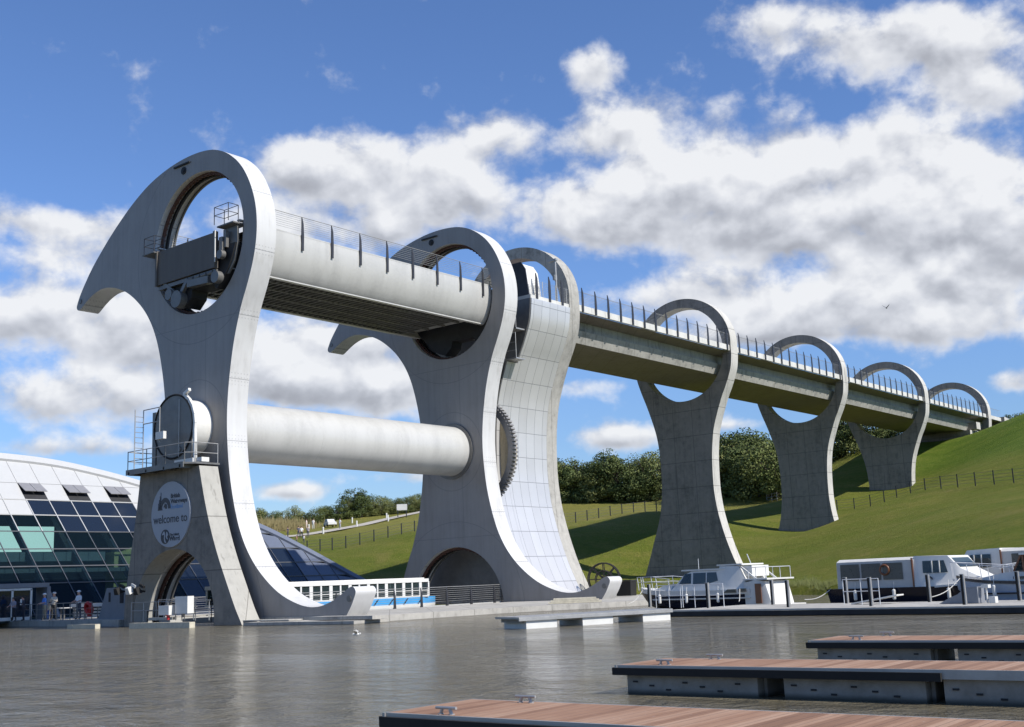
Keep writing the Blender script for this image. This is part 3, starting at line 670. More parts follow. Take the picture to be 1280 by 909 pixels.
q = MB()
q.prism([catmull([(SX - .45 + x, 4.9 + z) for x, z in [(-.28, .1), (-.1, .3), (.02, .12), (.0, -.12), (.12, -.34), (-.02, -.3), (-.09, -.1), (-.08, .1)]], 4)], -1.82, -1.805)
q.prism([catmull([(SX - .45 + x, 4.9 + z) for x, z in [(.30, .1), (.17, .27), (.1, .1), (.12, -.08), (.28, -.16), (.2, 0)]], 4)], -1.82, -1.805)
ontosign(q.obj('wheel_emblem_mark', M['signface']))
for k in ALLKIDS(sign):
    k.matrix_parent_inverse = sign.matrix_parent_inverse.copy(); k.matrix_parent_inverse = Matrix.Identity(4)
# floodlights on the pier
for (x, y, z, mt) in ((-4.15, -2.0, 2.05, 'black'), (-3.0, -2.0, 2.05, 'white'), (-2.2, -2.0, 2.0, 'black')):
    q = MB(); q.box((x, y - .2, z), (.42, .34, .36), Matrix.Rotation(R(25), 3, 'X'), taper=(.7, .7)); q.tube((x, y, z), (x, PY0, z - .05), .05, 8); q.box((x + .3, y - .1, z + .25), (.4, .12, .14), Matrix.Rotation(R(20), 3, 'Y'))
    q.obj('floodlight', M[mt], pier)
q = MB()
for z in (.9, 1.35): q.tube((-3.2, -1.9, z), (4.1, -1.9, z), .022, 6)
for x in np.arange(-3.2, 4.2, 1.2): q.tube((x, -1.9, .3), (x, -1.9, 1.37), .025, 6)
q.obj('arch_railing', M['galv'], pier)

# ------------------------------------------------------------------ aqueduct
CXA = -.45
aq = thing('aqueduct', 'long raised concrete aqueduct on hooped piers running from the boat lift to the hilltop', 'aqueduct', (0, 57, 0), world=True)
PYS = [30.87 + 25.7 * k for k in range(5)]
lw_unused = [(20.9, 5.35), (19.5, 4.85), (18, 4.2), (16, 3.5), (14.5, 3.12), (12.5, 2.86), (10.1, 2.78), (8.5, 2.92), (7, 3.18), (5, 3.75), (3, 4.5), (1.5, 5.2), (-1, 6.5)]
RGT = [(22, 4.86), (20.9, 4.72), (20.0, 4.42), (19, 3.98), (18, 3.48), (16, 2.68), (14.5, 2.27), (12.5, 2.02), (10, 1.95), (8.5, 2.05), (7, 2.28), (5, 2.8), (3, 3.5), (1.5, 4.2), (-1, 5.5)]
LFT = [(22, -5.98), (20.9, -5.82), (19.5, -5.38), (18, -4.82), (16, -4.18), (14.5, -3.86), (12.5, -3.68), (10, -3.72), (8.5, -3.9), (7, -4.22), (5, -4.95), (3, -5.7), (1.5, -6.3), (-1, -7.4)]
def side_curve(lst, zb):
    pts = [(x, z) for z, x in lst if z > zb]; zz = [z for z, _ in lst][::-1]; xx = [x for _, x in lst][::-1]
    return catmull(pts + [(float(np.interp(zb, zz, xx)), zb)], 4, False)
def pier_outline(zb):
    right = side_curve(RGT, zb); left = side_curve(LFT, zb)[::-1]
    top = [(CXA - .1 + 5.42 * math.cos(R(a)), 23.3 + 4.95 * math.sin(R(a))) for a in np.linspace(180 + 4, -4, 60)]
    return left + top + right
def pier_at(k, y, zb, th=1.3):
    q = MB(); q.prism([pier_outline(zb)[::-1], circle(4.6, CXA - .15, 22.75, 72, 4.62)], y, y + th)
    # the hole is cut only where it stays open; deck passes through it
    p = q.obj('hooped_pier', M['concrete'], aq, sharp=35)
    return p
for k, y in enumerate(PYS[1:], 1):
    xb = [(-6, 2.5), (-6, 2.5), (-4.5, 1.8), (-4, 1.8), (-4, 4)][k]
    zb = min(gz(-4, y), gz(2, y), gz(-.8, y)) - 1.2
    pier_at(k, y, min(zb, 17.5))
# end frame hoop and the clad tower
q = MB(); yk = PYS[0]
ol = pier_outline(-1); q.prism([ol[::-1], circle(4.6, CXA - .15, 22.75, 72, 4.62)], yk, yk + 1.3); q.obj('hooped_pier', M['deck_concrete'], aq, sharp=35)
q = MB(); w2 = side_curve([(22.35, 4.88)] + RGT, -1); wl = side_curve([(22.35, -6.0)] + LFT, -1)[::-1]
tw = wl + w2
q.prism([tw[::-1]], 26.05, yk - .01); tower = q.obj('clad_tower', M['clad'], aq, sharp=35)
q = MB(); q.prism([[(x * .985, z) for x, z in tw][::-1]], 25.95, 26.04); o = q.obj('tower_face', M['grey_steel'], aq, sharp=35)
lowr = side_curve([(17.6, 3.32)] + [p for p in RGT if p[0] < 17], -1); lowl = side_curve([(17.6, -4.7)] + [p for p in LFT if p[0] < 17], -1)[::-1]
q = MB(); q.prism([(lowl + lowr)[::-1]], 24.82, 26.04); q.obj('lower_cladding', M['clad'], aq, sharp=35)
q = MB(); q.prism([[(x * .985, z) for x, z in lowl + lowr][::-1]], 24.74, 24.81); q.obj('lower_tower_face', M['grey_steel'], aq, sharp=35)
q = MB(); q.box((-3.4, 27.5, 1.6), (5.4, 2.8, 7.0)); q.obj('tower_shade_block', M['nearblack'], aq)  # near-black box added as the shade inside the tower's arch
q = MB(); q.box((2.35, 28.45, 22.5), (4.9, 4.8, .28)); q.box((-3.9, 28.45, 22.5), (2.6, 4.8, .28)); q.obj('tower_coping', M['parapet'], aq)
q = MB(); q.slab([(2.6, 26.2, 22.6), (4.55, 26.2, 22.6), (4.3, 26.2, 24.6), (3.9, 26.2, 25.2), (2.6, 26.2, 25.2)], (0, 1, 0), 1.5); hut = q.obj('control_cabin', M['white'], aq)
q = MB(); q.slab([(2.5, 26.1, 22.6), (4.6, 26.1, 22.6), (4.35, 26.1, 24.7), (3.95, 26.1, 25.3), (2.5, 26.1, 25.3)], (0, 1, 0), .09); o = q.obj('cabin_wall', M['dark_steel'], hut)
o.matrix_parent_inverse = Matrix.Identity(4)
q = MB()
for yy, zz in ((25.4, 20.0), (25.3, 17.75)):
    q.box((3.6, yy, zz), (1.2, 1.0, .1)); 
    for x in (3.05, 4.15):
        q.tube((x, yy - .45, zz), (x, yy - .45, zz + 1.9), .03, 6)
    for z in (.6, 1.2, 1.9): q.tube((3.05, yy - .45, zz + z), (4.15, yy - .45, zz + z), .025, 6)
q.obj('access_platform', M['galv'], aq)
q = MB(); q.tube((4.6, 29.6, 22.6), (4.6, 29.6, 25.9), .07, 10); q.box((4.35, 29.6, 26.0), (.8, .25, .16)); q.box((4.5, 29.6, 24.6), (.2, .3, .4)); q.obj('camera_mast', M['galv'], aq)
for yy in (26.8, 28.4, 30.0):
    q = MB(); fin(q, 4.8, yy, 22.4, 24.4); q.obj('parapet_post', M['dark_steel'], aq, sharp=40)
q = MB()
for kz in range(9): q.tube((4.78, 26.3, 22.75 + kz * .13), (4.78, yk, 22.75 + kz * .13), .012, 5)
for yy in (26.3, 27.6, 29.2, 30.6): q.tube((4.78, yy, 22.6), (4.78, yy, 23.85), .025, 6)
q.obj('tower_railing', M['galv'], aq)
# deck
DE = PYS[4] + 6.5
def sym(pts): return pts + [(2 * CXA - x, z) for x, z in pts][::-1]
dk = sym([(2.9, 20.32), (3.3, 21.28), (2.95, 21.36), (2.95, 22.1), (4.55, 22.3)])
q = MB(); 
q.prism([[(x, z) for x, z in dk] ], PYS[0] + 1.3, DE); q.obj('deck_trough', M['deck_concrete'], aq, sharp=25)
q = MB()
for s_ in (1, -1):
    X_ = CXA + s_ * 5.2
    spans = [(PYS[k] + 1.3, PYS[k + 1] - .002) for k in range(4)] + [(PYS[4] + 1.3, DE)]
    for a, b in spans:
        n = max(1, round((b - a) / 1.836))
        q = MB(); u = (b - a) / n
        q.box((X_ - s_ * .16, (a + b) / 2, 22.58), (.2, b - a, .46))
        for i in range(n): q.box((X_ - s_ * .13, a + u * (i + .5), 22.6), (.2, u - .03, .52))
        q.obj('parapet', M['parapet'], aq)
q = MB()
for s_ in (1, -1):
    X_ = CXA + s_ * 5.2 - s_ * .1
    for kz in range(8): q.tube((X_, yk + 1.3, 22.95 + kz * .13), (X_, DE, 22.95 + kz * .13), .010, 5)
    q.tube((X_, yk + 1.3, 23.95), (X_, DE, 23.95), .02, 6)
q.obj('wire_railing', M['galv'], aq)
for k in range(4):
    a, b = PYS[k] + 1.3, PYS[k + 1]
    for i in range(14):
        q = MB(); fin(q, CXA + 5.2, a + .6 + (b - a) / 13.6 * i, 22.34, 24.3, 1, .13); q.obj('parapet_post', M['dark_steel'], aq, sharp=40)
q = MB(); 
q.box((CXA, 129.2, 19.2), (8.2, 1.5, 2.2)); q.obj('bearing_block', M['concrete'], aq); q = MB(); q.box((CXA + 1.2, 130.8, 18.0), (6.2, 1.6, 4.6)); q.obj('support_wall', M['concrete'], aq); q = MB()
q.box((CXA, DE + .5, 20.4), (9.6, 1.2, 5.2)); q.obj('end_wall', M['concrete'], aq); q = MB(); q.box((CXA + 2.0, 130.2, 20.95), (5.6, 1.7, 1.0))
q.obj('abutment', M['concrete'], aq)
q = MB(); q.prism([[(3.6, 19.5), (5.2, 19.5), (5.2, 23.0), (3.6, 23.0)]], DE, DE + 7, lambda x, y, z: (x + (y - DE) * .35, y, z - (y - DE) * (.30 if z > 21 else 0))); q.obj('wing_wall', M['concrete'], aq)

# ------------------------------------------------------------------ visitor centre
vc = thing('visitor_centre', 'low curved glass and white panelled visitor centre with a sweeping arched roof behind the pier', 'building', (-30, 12, 0), world=True)
ROWS = [.45, 2.9, 4.17, 5.5, 6.9, 8.26, 9.55, 11.0, 13.6]
arc_pts = [(-22, 7.6), (-16, 10.2), (-10, 11.9), (-4, 12.9), (1, 13.3), (6.44, 13.19), (10.45, 12.92), (13.79, 12.36), (17.86, 11.35), (23, 9.6), (28.28, 7.4), (31.65, 5.3), (35.72, 2.42), (38.6, .4)]
arcs = catmull(arc_pts, 6, False)
def arcz(y): return float(np.interp(y, [a[0] for a in arcs], [a[1] for a in arcs]))
def on_f(y, z, d=0): k = d / math.sqrt(2); return (-22 - z + k, y, z + k)
MUL = [-22 + .15 + 1.9 * i for i in range(-1, 33)]; MUL = [4.9 + 1.9 * i for i in range(-14, 19)]
M['vcwhite'] = paint('centre_white', (.44, .44, .43), .5, var=.02)
qs = {'white_panel': MB(), 'glass_pane': MB(), 'slate_panel': MB(), 'dark_pane': MB()}
for i in range(len(MUL) - 1):
    y0, y1 = MUL[i], MUL[i + 1]
    for j in range(len(ROWS) - 1):
        z0, z1 = ROWS[j], ROWS[j + 1]; ya, yb = y0, y1
        ta, tb = arcz(ya) - .1, arcz(yb) - .1
        if min(ta, tb) <= z0 and max(ta, tb) <= z0 + .05: continue
        za, zb = min(z1, max(z0, ta)), min(z1, max(z0, tb)); ym = (ya + yb) / 2
        if j >= 6: kd = 'white_panel'
        elif j == 5: kd = 'dark_pane' if 6.8 < ym < 16.5 else 'white_panel'
        elif j == 4: kd = 'glass_pane' if ym < 8.8 else 'dark_pane'
        elif j == 3: kd = 'glass_pane'
        else: kd = 'glass_pane'
        if ym > 16.5:
            kd = 'slate_panel' if (j >= 3 and ym > 24.5) or ym > 29.8 else 'dark_pane'
            if j >= 5 and ym < 24: kd = 'white_panel'
        pts = [on_f(ya, z0), on_f(yb, z0)] + ([on_f(yb, zb)] if zb > z0 + .01 else []) + ([on_f(ya, za)] if za > z0 + .01 else [])
        if len(pts) < 3: continue
        qs[kd].slab(pts, (1, 0, 1), .03)
for kd, mt in (('white_panel', 'vcwhite'), ('glass_pane', 'glass'), ('slate_panel', 'slate'), ('dark_pane', 'darkglass')):
    qs[kd].obj(kd, M[mt], vc)
qm, qd, qr, qk = MB(), MB(), MB(), MB()
for y in MUL:
    t_ = arcz(y) - .1
    if t_ < .8: continue
    zt_ = min(t_, 9.55 if y < 18 else t_); zm_ = min(zt_, 6.9)
    qk.beam(on_f(y, .45, .06), on_f(y, zm_, .06), .05, .07)
    if zt_ > zm_: qm.beam(on_f(y, zm_, .06), on_f(y, zt_, .06), .07, .07)
    if t_ > 9.6 and y < 24: qd.beam(on_f(y, 9.6, .035), on_f(y, t_, .035), .02, .012)
for z in ROWS[1:-1]:
    yy = [y for y in np.arange(-20, 38, .5) if arcz(y) - .1 > z]
    if yy: (qk if z <= 7.5 else qm if z <= 9.6 else qd).beam(on_f(yy[0], z, .055 if z <= 9.6 else .035), on_f(yy[-1], z, .055 if z <= 9.6 else .035), .07 if z <= 9.6 else .012, .08 if z <= 9.6 else .02)
M['mullion'] = paint('mullion_grey', (.30, .31, .33), .4, .2); M['panelwhite'] = paint('panel_white', (.50, .505, .51), .5, var=.03); qm.obj('upper_mullions', M['vcwhite'], vc); M['mulldark'] = paint('mullion_dark', (.13, .135, .15), .4, .2); qk.obj('mullions', M['mulldark'], vc); qd.obj('panel_joints', M['dark_steel'], vc)
M['innerblue'] = paint('inner_frame_blue', (.05, .07, .10), .6)
# thick back structure members inside the glass
for y in MUL[::2]:
    t_ = arcz(y) - .5
    if t_ > 1.5: qr.beam(on_f(y + .5, .5, -.9), on_f(y + .5, t_, -.9), .22, .5)
qr.obj('inner_frame', M['innerblue'], vc)
# roof band and back roof
for nm_, mt_, sel in (('roof_edge', 'vcwhite', lambda y: y < 25), ('roof_edge', 'slate', lambda y: y > 24)):
    q = MB(); rings = []
    for y, z in arcs:
        if sel(y): rings.append([on_f(y, z - .25, .02), on_f(y, z - .2, .22), on_f(y, z + .25, .30), (-22 - z - 1.2, y, z + .25), (-22 - z - 1.2, y, z - .3)])
    q.loft(rings); q.obj(nm_, M[mt_], vc, sharp=40)
q = MB(); rings = []
for y, z in arcs: rings.append([(-22 - z - 1.0, y, z + .1), (-24 - z * 1.6 - 3, y, z * .97 + .1), (-30 - z * 2.2 - 4, y, z * .6), (-34 - z * 2.4 - 6, y, 0)])
q.loft(rings, False, False); q.obj('back_roof', M['vcwhite'], vc, sharp=60)
M['tealwall'] = paint('teal_wall', (.20, .25, .26), .6)
# interior floors and walls seen through the glass
q = MB(); q.box((-40, 5, 3.9), (26, 46, .3)); q.box((-36, 5, .35), (26, 46, .2)); q.box((-48, 5, 6), (.3, 40, 10)); q.obj('interior_shell', M['interior'], vc)
q = MB(); q.box((-33.5, 8.0, 6.6), (.3, 4.6, 2.0)); o = q.obj('glowing_room_wall', M['mint'], vc)
q = MB(); q.box((-30.5, 7.5, 5.0), (4, 9, .7)); q.obj('gallery_floor', M['tealwall'], vc)
q = MB(); q.box((-28.6, 13.6, 2.8), (1.2, 2.2, 5.0)); q.box((-29.5, 15.5, 4.4), (.5, 2.6, 2.8), Matrix.Rotation(R(20), 3, 'X')); q.obj('ochre_wall', M['yellow'], vc)
M['ventgrey'] = paint('vent_grey', (.24, .235, .24), .4)
# open vents
for yc in (2.0, 7.75, 11.55, 15.35):
    q = MB(); y0 = yc - .95
    for s_ in (0, 1):
        ya = y0 + s_ * .96; tp = [on_f(ya, 10.95, .06), on_f(ya + .92, 10.95, .06)]; lo = [Vector(on_f(ya + .92, 9.98, .42)), Vector(on_f(ya, 9.98, .42))]
        q.slab([tp[0], tp[1], lo[0], lo[1]], (.2, 0, 1), .05)
    v_ = q.obj('roof_vent', M['ventgrey'], vc)
    q = MB(); q.slab([on_f(y0, 9.62, .04), on_f(y0 + 1.9, 9.62, .04), on_f(y0 + 1.9, 10.95, .04), on_f(y0, 10.95, .04)], (1, 0, 1), .012)
    o = q.obj('vent_opening', M['nearblack'], v_); o.matrix_parent_inverse = Matrix.Identity(4)
# door block
q = MB(); q.box((-21.7, .9, 2.75), (1.6, 4.3, .3)); q.box((-21.6, 3.0, 1.5), (1.5, .25, 2.3)); q.beam((-21.5, 3.1, 2.8), (-20.4, 3.5, .5), .25, .2); q.obj('door_canopy', M['hutgrey'], vc)
q = MB(); 
for y in (-1.0, .4, 1.75): q.box((-20.95, y, 1.45), (.1, .14, 2.1))
q.box((-20.95, .4, .55), (.1, 2.8, .22)); q.box((-20.95, .4, 2.5), (.1, 2.8, .14)); dr = q.obj('door', M['white'], vc)
q = MB(); q.box((-20.97, .4, 1.5), (.03, 2.8, 2.0)); o = q.obj('door_glass', M['darkglass'], dr); o.matrix_parent_inverse = Matrix.Identity(4)
q = MB(); q.box((-20.9, 1.1, 1.65), (.02, .28, .4)); o = q.obj('door_notice', M['white'], dr); o.matrix_parent_inverse = Matrix.Identity(4)

# ------------------------------------------------------------------ quays
q = MB(); q.slab([(-60, 6.5, -2), (-20, .9, -2), (-7, -1.2, -2), (-4.45, -1.9, -2), (-4.6, -.5, -2), (-5.2, 8, -2), (-5.2, 40, -2), (-60, 40, -2)], (0, 0, 1), 2.42)
tag(q.obj('left_quay', M['quay']), kind='structure')
q = MB(); q.slab([(4.95, -.05, -2), (15.2, -.05, -2), (15.5, 5, -2), (16.0, 9, -2), (18.3, 13, -2), (19.6, 16.5, -2), (17.5, 34.5, -2), (4.95, 34.5, -2)], (0, 0, 1), 2.32); tag(q.obj('right_quay', M['quay']), kind='structure')
q = MB(); q.slab([(7.3, -2.25, -.5), (15.6, -2.4, -.5), (15.6, -.1, -.5), (7.3, -.1, -.5)], (0, 0, 1), .66); tag(q.obj('quay_ledge', M['quay']), kind='structure')
q = MB(); q.slab([(-5.1, 24.2, -2), (5, 24.2, -2), (5, 30, -2), (-5.1, 30, -2)], (0, 0, 1), 2.4); tag(q.obj('tower_apron', M['quay']), kind='structure')
q = MB(); q.box((-.1, 0, .12), (5.4, .34, .34)); o = q.obj('timber_fender', M['timber']); o.location = (2.3, -3.6, 0); o.rotation_euler = (0, 0, R(0)); tag(o, 'pale timber beam at the waterline under the pier arch', 'fender beam')
q = MB(); q.box((0, 0, .1), (3.6, .3, .3)); q.box((-1.1, 0, .1), (.08, .34, .32)); o = q.obj('timber_fender', M['timber']); o.location = (-6.3, -3.0, 0); o.rotation_euler = (0, 0, R(-6)); tag(o, 'pale timber beam floating below the grey hut', 'fender beam')
q = MB(); q.box((13.9, -1.2, .28), (4.4, 1.0, .16)); q.box((8.0, -1.1, .22), (4.0, .9, .06)); tag(q.obj('quay_coping', M['quay']), kind='structure')
# plank stack on the quay by the far hook
q = MB()
for k in range(3): q.box((0, 0, .06 + .1 * k), (3.0 - .3 * k, .7, .09))
o = q.obj('plank_stack', M['timber']); o.location = (16.6, 13.6, .32); o.rotation_euler = (0, 0, R(35)); tag(o, 'low stack of weathered planks on the quay before the far hook', 'planks')

# left dock: railing, barrier, hut, lifebuoy
rail = thing('dock_railing', 'thin grey handrail along the edge of the left dock', 'railing', (-15, 0, .42))
def edge(t_): return (-22 + 17.0 * t_, 1.45 - 2.55 * t_)
q = MB()
for z in (.55, 1.05): pass
n = 11; q = MB()
for i in range(n + 1):
    x, y = edge(i / n * .72); qq = MB(); qq.tube((x + 15, y, 0), (x + 15, y, 1.05), .028, 6); qq.obj('post', M['grey_steel'], rail)
a, b = edge(0), edge(.72)
for z in (.35, .7): q.tube((a[0] + 15, a[1], z), (b[0] + 15, b[1], z), .014, 6)
q.tube((a[0] + 15, a[1], 1.05), (b[0] + 15, b[1], 1.05), .025, 6)
q.obj('rails', M['galv'], rail)
bar = thing('white_barrier', 'white slatted barrier running along the dock behind the standing visitors', 'barrier', (-12.6, 2.2, .42))
q = MB()
for z in (.2, .4, .6): q.box((0, 0, z), (9.0, .05, .12), R(-6))
q.obj('slats', M['canvas'], bar)
q = MB(); q.box((0, 0, .86), (9.1, .5, .22), R(-6)); q.obj('top_rail', M['white'], bar)
for i in range(6): q = MB(); q.box((-4.3 + i * 1.72, .45 - i * .18, .4), (.08, .08, .8)); q.obj('post', M['grey_steel'], bar)
ht = thing('pump_hut', 'small grey metal hut with a sloping side at the foot of the pier', 'hut', (-7.49, 0.54, .42))
q = MB(); q.slab([(-1.6, -.9, 0), (1.25, -.9, 0), (1.25, -.9, 1.85), (-.75, -.9, 1.85)], (0, 1, 0), 1.6); hb = q.obj('hut_body', M['hutgrey'], ht, sharp=20)
q = MB(); q.box((-.4, -.92, 1.3), (.16, .03, .55)); q.obj('window_slot', M['nearblack'], ht)
q = MB(); q.box((.9, -.92, 1.3), (.36, .03, .75)); q.obj('window_slot', M['nearblack'], ht)
lb = thing('lifebuoy', 'red lifebuoy housing hanging on the rail beside the grey hut', 'lifebuoy', (-10.37, -0.24, 1.1))
q = MB(); q.torus((0, 0, 0), (0, 1, .2), .32, .12, 32, 8); q.obj('ring', M['red'], lb)
q = MB(); q.box((0, .08, -.1), (.5, .06, .8)); q.obj('backing_board', M['red'], lb)
for i, (x, y, c, lab) in enumerate([(-16.6, 1.5, 'hutgrey', 'pale cafe table with white top on the left dock'), (-15.3, 1.0, 'white', 'white cafe table on the left dock beside the man in blue')]):
    t = thing('cafe_table', lab, 'table', (x, y, .42), 'tables on the left dock')
    q = MB(); q.tube((0, 0, .72), (0, 0, .76), .45, 20); q.obj('table_top', M['white'], t)
    q = MB(); q.tube((0, 0, 0), (0, 0, .72), .04, 8); q.tube((0, 0, 0), (0, 0, .03), .25, 16); q.obj('table_leg', M['grey_steel'], t)

# equipment under the arch of the pier
eq = thing('control_cabinet', 'white machinery cabinet with red valve seen through the arch of the pier', 'cabinet', (1.6, -3.0 + .2, .35))
q = MB(); q.box((0, 0, .55), (.9, .5, .5)); q.box((1.2, .2, .8), (1.1, .4, .9)); q.obj('cabinet_box', M['white'], eq)
q = MB(); q.tube((.2, -.1, .05), (.2, -.1, .3), .09, 10); q.torus((.2, -.1, .3), (0, 0, 1), .14, .03, 16, 6); q.obj('valve', M['red'], eq)
q = MB()
for x in (-1.6, -.8, 0, .8, 1.6): q.tube((x, .5, 0), (x, .5, 1.1), .025, 6)
for z in (.35, .7, 1.1): q.tube((-1.6, .5, z), (1.9, .5, z), .02, 6)
q.box((-1.2, .5, .1), (2.2, .3, .14)); q.obj('pipe_rail', M['galv'], eq)

# ------------------------------------------------------------------ trip boat in the lower gondola
tb = thing('tour_boat', 'long white and blue covered tour boat floating inside the lower gondola', 'boat', (0, 10, 0))
q = MB(); by0, by1 = -8.2, 8.7
def hullring(y, wd, z0, z1): return [(-wd * .8, y, z0), (wd * .8, y, z0), (wd, y, z0 + .35), (wd * 1.02, y, z1), (-wd * 1.02, y, z1), (-wd, y, z0 + .35)]
st = [(by0, .5), (by0 + 1, 1.3), (by0 + 2.5, 1.75), (0, 1.85), (by1 - 2, 1.8), (by1 - .6, 1.55), (by1, 1.1)]
q.loft([hullring(y, w_, -.1, .5) for y, w_ in st]); q.obj('hull', M['white'], tb)
q = MB(); q.loft([hullring(y, w_ + .015, .12, .92) for y, w_ in st]); q.obj('blue_topsides', M['blue'], tb)
q = MB()
for k in range(9):
    for s_ in (1, -1):
        y = -4.6 + k * 1.35; q.slab([(s_ * 1.92, y, .55), (s_ * 1.92, y + .12, .55), (s_ * 1.92, y + .45, .88), (s_ * 1.92, y + .33, .88)], (s_, 0, 0), .01)
q.obj('hull_flashes', M['navy'], tb)
q = MB(); q.box((0, -.3, 1.99), (3.75, 15.2, .22)); q.box((0, -.3, 2.12), (3.3, 14.8, .1)); q.box((0, -.3, .97), (3.72, 15.2, .1)); q.obj('roof', M['white'], tb)
q = MB()
for s_ in (1, -1):
    for k in range(20): q.box((s_ * 1.82, -7.7 + k * .79, 1.45), (.07, .12 if k % 2 else .26, .95))
    q.box((s_ * 1.82, -.3, 1.35), (.05, 15.0, .05))
q.box((0, 7.25, 1.2), (3.6, .08, .5)); q.obj('window_frames', M['white'], tb)
q = MB()
for s_ in (1, -1): q.box((s_ * 1.79, -.3, 1.45), (.02, 14.9, .9))
q.obj('windows', M['boatglass'], tb)
q = MB()
for k in range(16):
    for s_ in (1, -1): q.box((s_ * .9, -6.8 + k * .9, .95), (.9, .4, .7))
q.obj('seats', M['brown'], tb)
# gangway rails beyond the boat are the gondola's own

# ------------------------------------------------------------------ cable reel and clutter by the far hook
re = thing('cable_reel', 'large black spoked cable reel standing behind the far hook of the wheel', 'cable reel', (6.4, 31.3, .34)); re.scale = (.82, .82, .82); re.rotation_euler = (0, 0, R(25))
q = MB()
for y in (-.35, .35):
    q.torus((0, y, 1.5), (0, 1, 0), 1.42, .06, 40, 6); q.torus((0, y, 1.5), (0, 1, 0), .75, .05, 30, 6)
    for k in range(8): q.beam((0, y, 1.5), (1.4 * math.cos(k * math.pi / 4), y, 1.5 + 1.4 * math.sin(k * math.pi / 4)), .07, .09)
q.obj('reel_wheel', M['black'], re)
q = MB(); q.tube((0, -.5, 1.5), (0, .5, 1.5), .16, 12); q.beam((-.7, -.5, 0), (0, -.5, 1.5), .1, .1); q.beam((.7, -.5, 0), (0, -.5, 1.5), .1, .1); q.beam((-.7, .5, 0), (0, .5, 1.5), .1, .1); q.beam((.7, .5, 0), (0, .5, 1.5), .1, .1); q.obj('reel_stand', M['black'], re)
bn = thing('rubbish_skip', 'black slatted bin on the quay between the far hook and the white cruiser', 'bin', (9.9, 28.9, .34)); bn.scale = (.9, .9, 1.05)
q = MB(); q.box((0, 0, .5), (1.3, .8, .95), taper=(1.1, 1.1)); q.obj('bin_body', M['black'], bn); q = MB(); q.box((0, 0, 1.02), (1.5, .95, .08)); q.obj('bin_lid', M['nearblack'], bn)

# ------------------------------------------------------------------ pontoons
def pontoon(name, x0, y0, wd, ln, label, floats, fender_len, cleats):
    t = thing(name, label, 'pontoon', (x0, y0, 0), 'red decked finger pontoons')
    q = MB(); q.box((ln / 2, wd / 2, .385), (ln, wd - .04, .03)); q.obj('deck_boards', M['deckwood'], t)
    q = MB()
    for y in (.01, wd - .01): q.box((ln / 2, y, .345), (ln, .035, .11))
    q.box((0, wd / 2, .345), (.035, wd + .05, .11)); q.box((ln / 2, wd / 2, .33), (ln - .1, wd - .08, .06)); q.obj('metal_frame', M['galv'], t)
    q = MB(); q.box((fender_len / 2, -.035, .315), (fender_len + .04, .05, .10)); q.box((-.035, wd / 2, .315), (.05, wd + .06, .10)); q.box((fender_len / 2, wd + .035, .325), (fender_len, .05, .075)); q.obj('rubber_fender', M['black'], t)
    for fx, fl in floats:
        q = MB(); q.box((fx + fl / 2, wd / 2, .03), (fl, wd - .16, .5))
        n = int(fl / .27)
        q.mi = 1
        for k in range(n): q.box((fx + .14 + k * .27, .075, .17 - .05 * (k % 3)), (.075, .02, .022))
        q.mi = 0
        q.box((fx + fl + .03, wd / 2, .1), (.05, wd - .5, .3)); q.obj('float', [M['float'], M['nearblack']], t)
    for cx_, cy_ in cleats:
        q = MB()
        for s_ in (-.07, .07): q.tube((cx_ + s_, cy_, .40), (cx_ + s_ * .7, cy_, .455), .017, 8); q.tube((cx_ + s_, cy_, .398), (cx_ + s_, cy_, .408), .032, 10)
        q.tube((cx_ - .13, cy_, .462), (cx_ + .13, cy_, .462), .015, 8); q.obj('cleat', M['galv'], t)
    return t
pontoon('pontoon', 47.38, -31.75, 1.32, 9, 'nearest red decked pontoon at the bottom edge of the picture with two cleats', [(.55, 1.5), (3, 1.5), (5.5, 1.5)], 8, [(.75, .08), (.85, 1.18)])
pontoon('pontoon', 46.29, -26.05, 1.32, 10, 'middle red decked pontoon showing three grey floats under its black fender', [(.12, 2.05), (2.55, 1.85), (4.62, 2.0), (7.1, 2.0)], 4.62, [(.72, .14), (.95, 1.15)])
pontoon('pontoon', 46.71, -20.6, 1.32, 10, 'farthest red decked pontoon, partly behind the middle one', [(.1, 2.0), (2.55, 2.0), (5.1, 2.0)], 9, [(.82, .12), (.95, 1.18)])

fp = thing('work_platform', 'low grey floating work platform on white float blocks before the wheel', 'floating platform', (28.6, -7.4, 0))
th_ = math.atan2(5.7, 2.3)
def fr(u, v, z): return (u * math.cos(th_) + v * math.sin(th_), u * math.sin(th_) - v * math.cos(th_), z)
q = MB(); rz = th_
q.box(fr(3.1, .85, .38), (6.6, 1.75, .07), rz); q.box(fr(3.1, 1.72, .33), (6.6, .05, .1), rz); q.obj('platform_deck', M['galv'], fp)
for k, (u, l_, mt) in enumerate(((0.75, 1.25, 'white'), (3.1, 1.3, 'white'), (5.7, 1.25, 'white'))):
    q = MB(); q.box(fr(u, .85, .1), (l_, 1.62, .44), rz); q.obj('float_block', M[mt], fp)
q = MB(); q.box(fr(3.1, .85, .28), (6.3, 1.4, .12), rz); q.obj('float_frame', M['float'], fp)

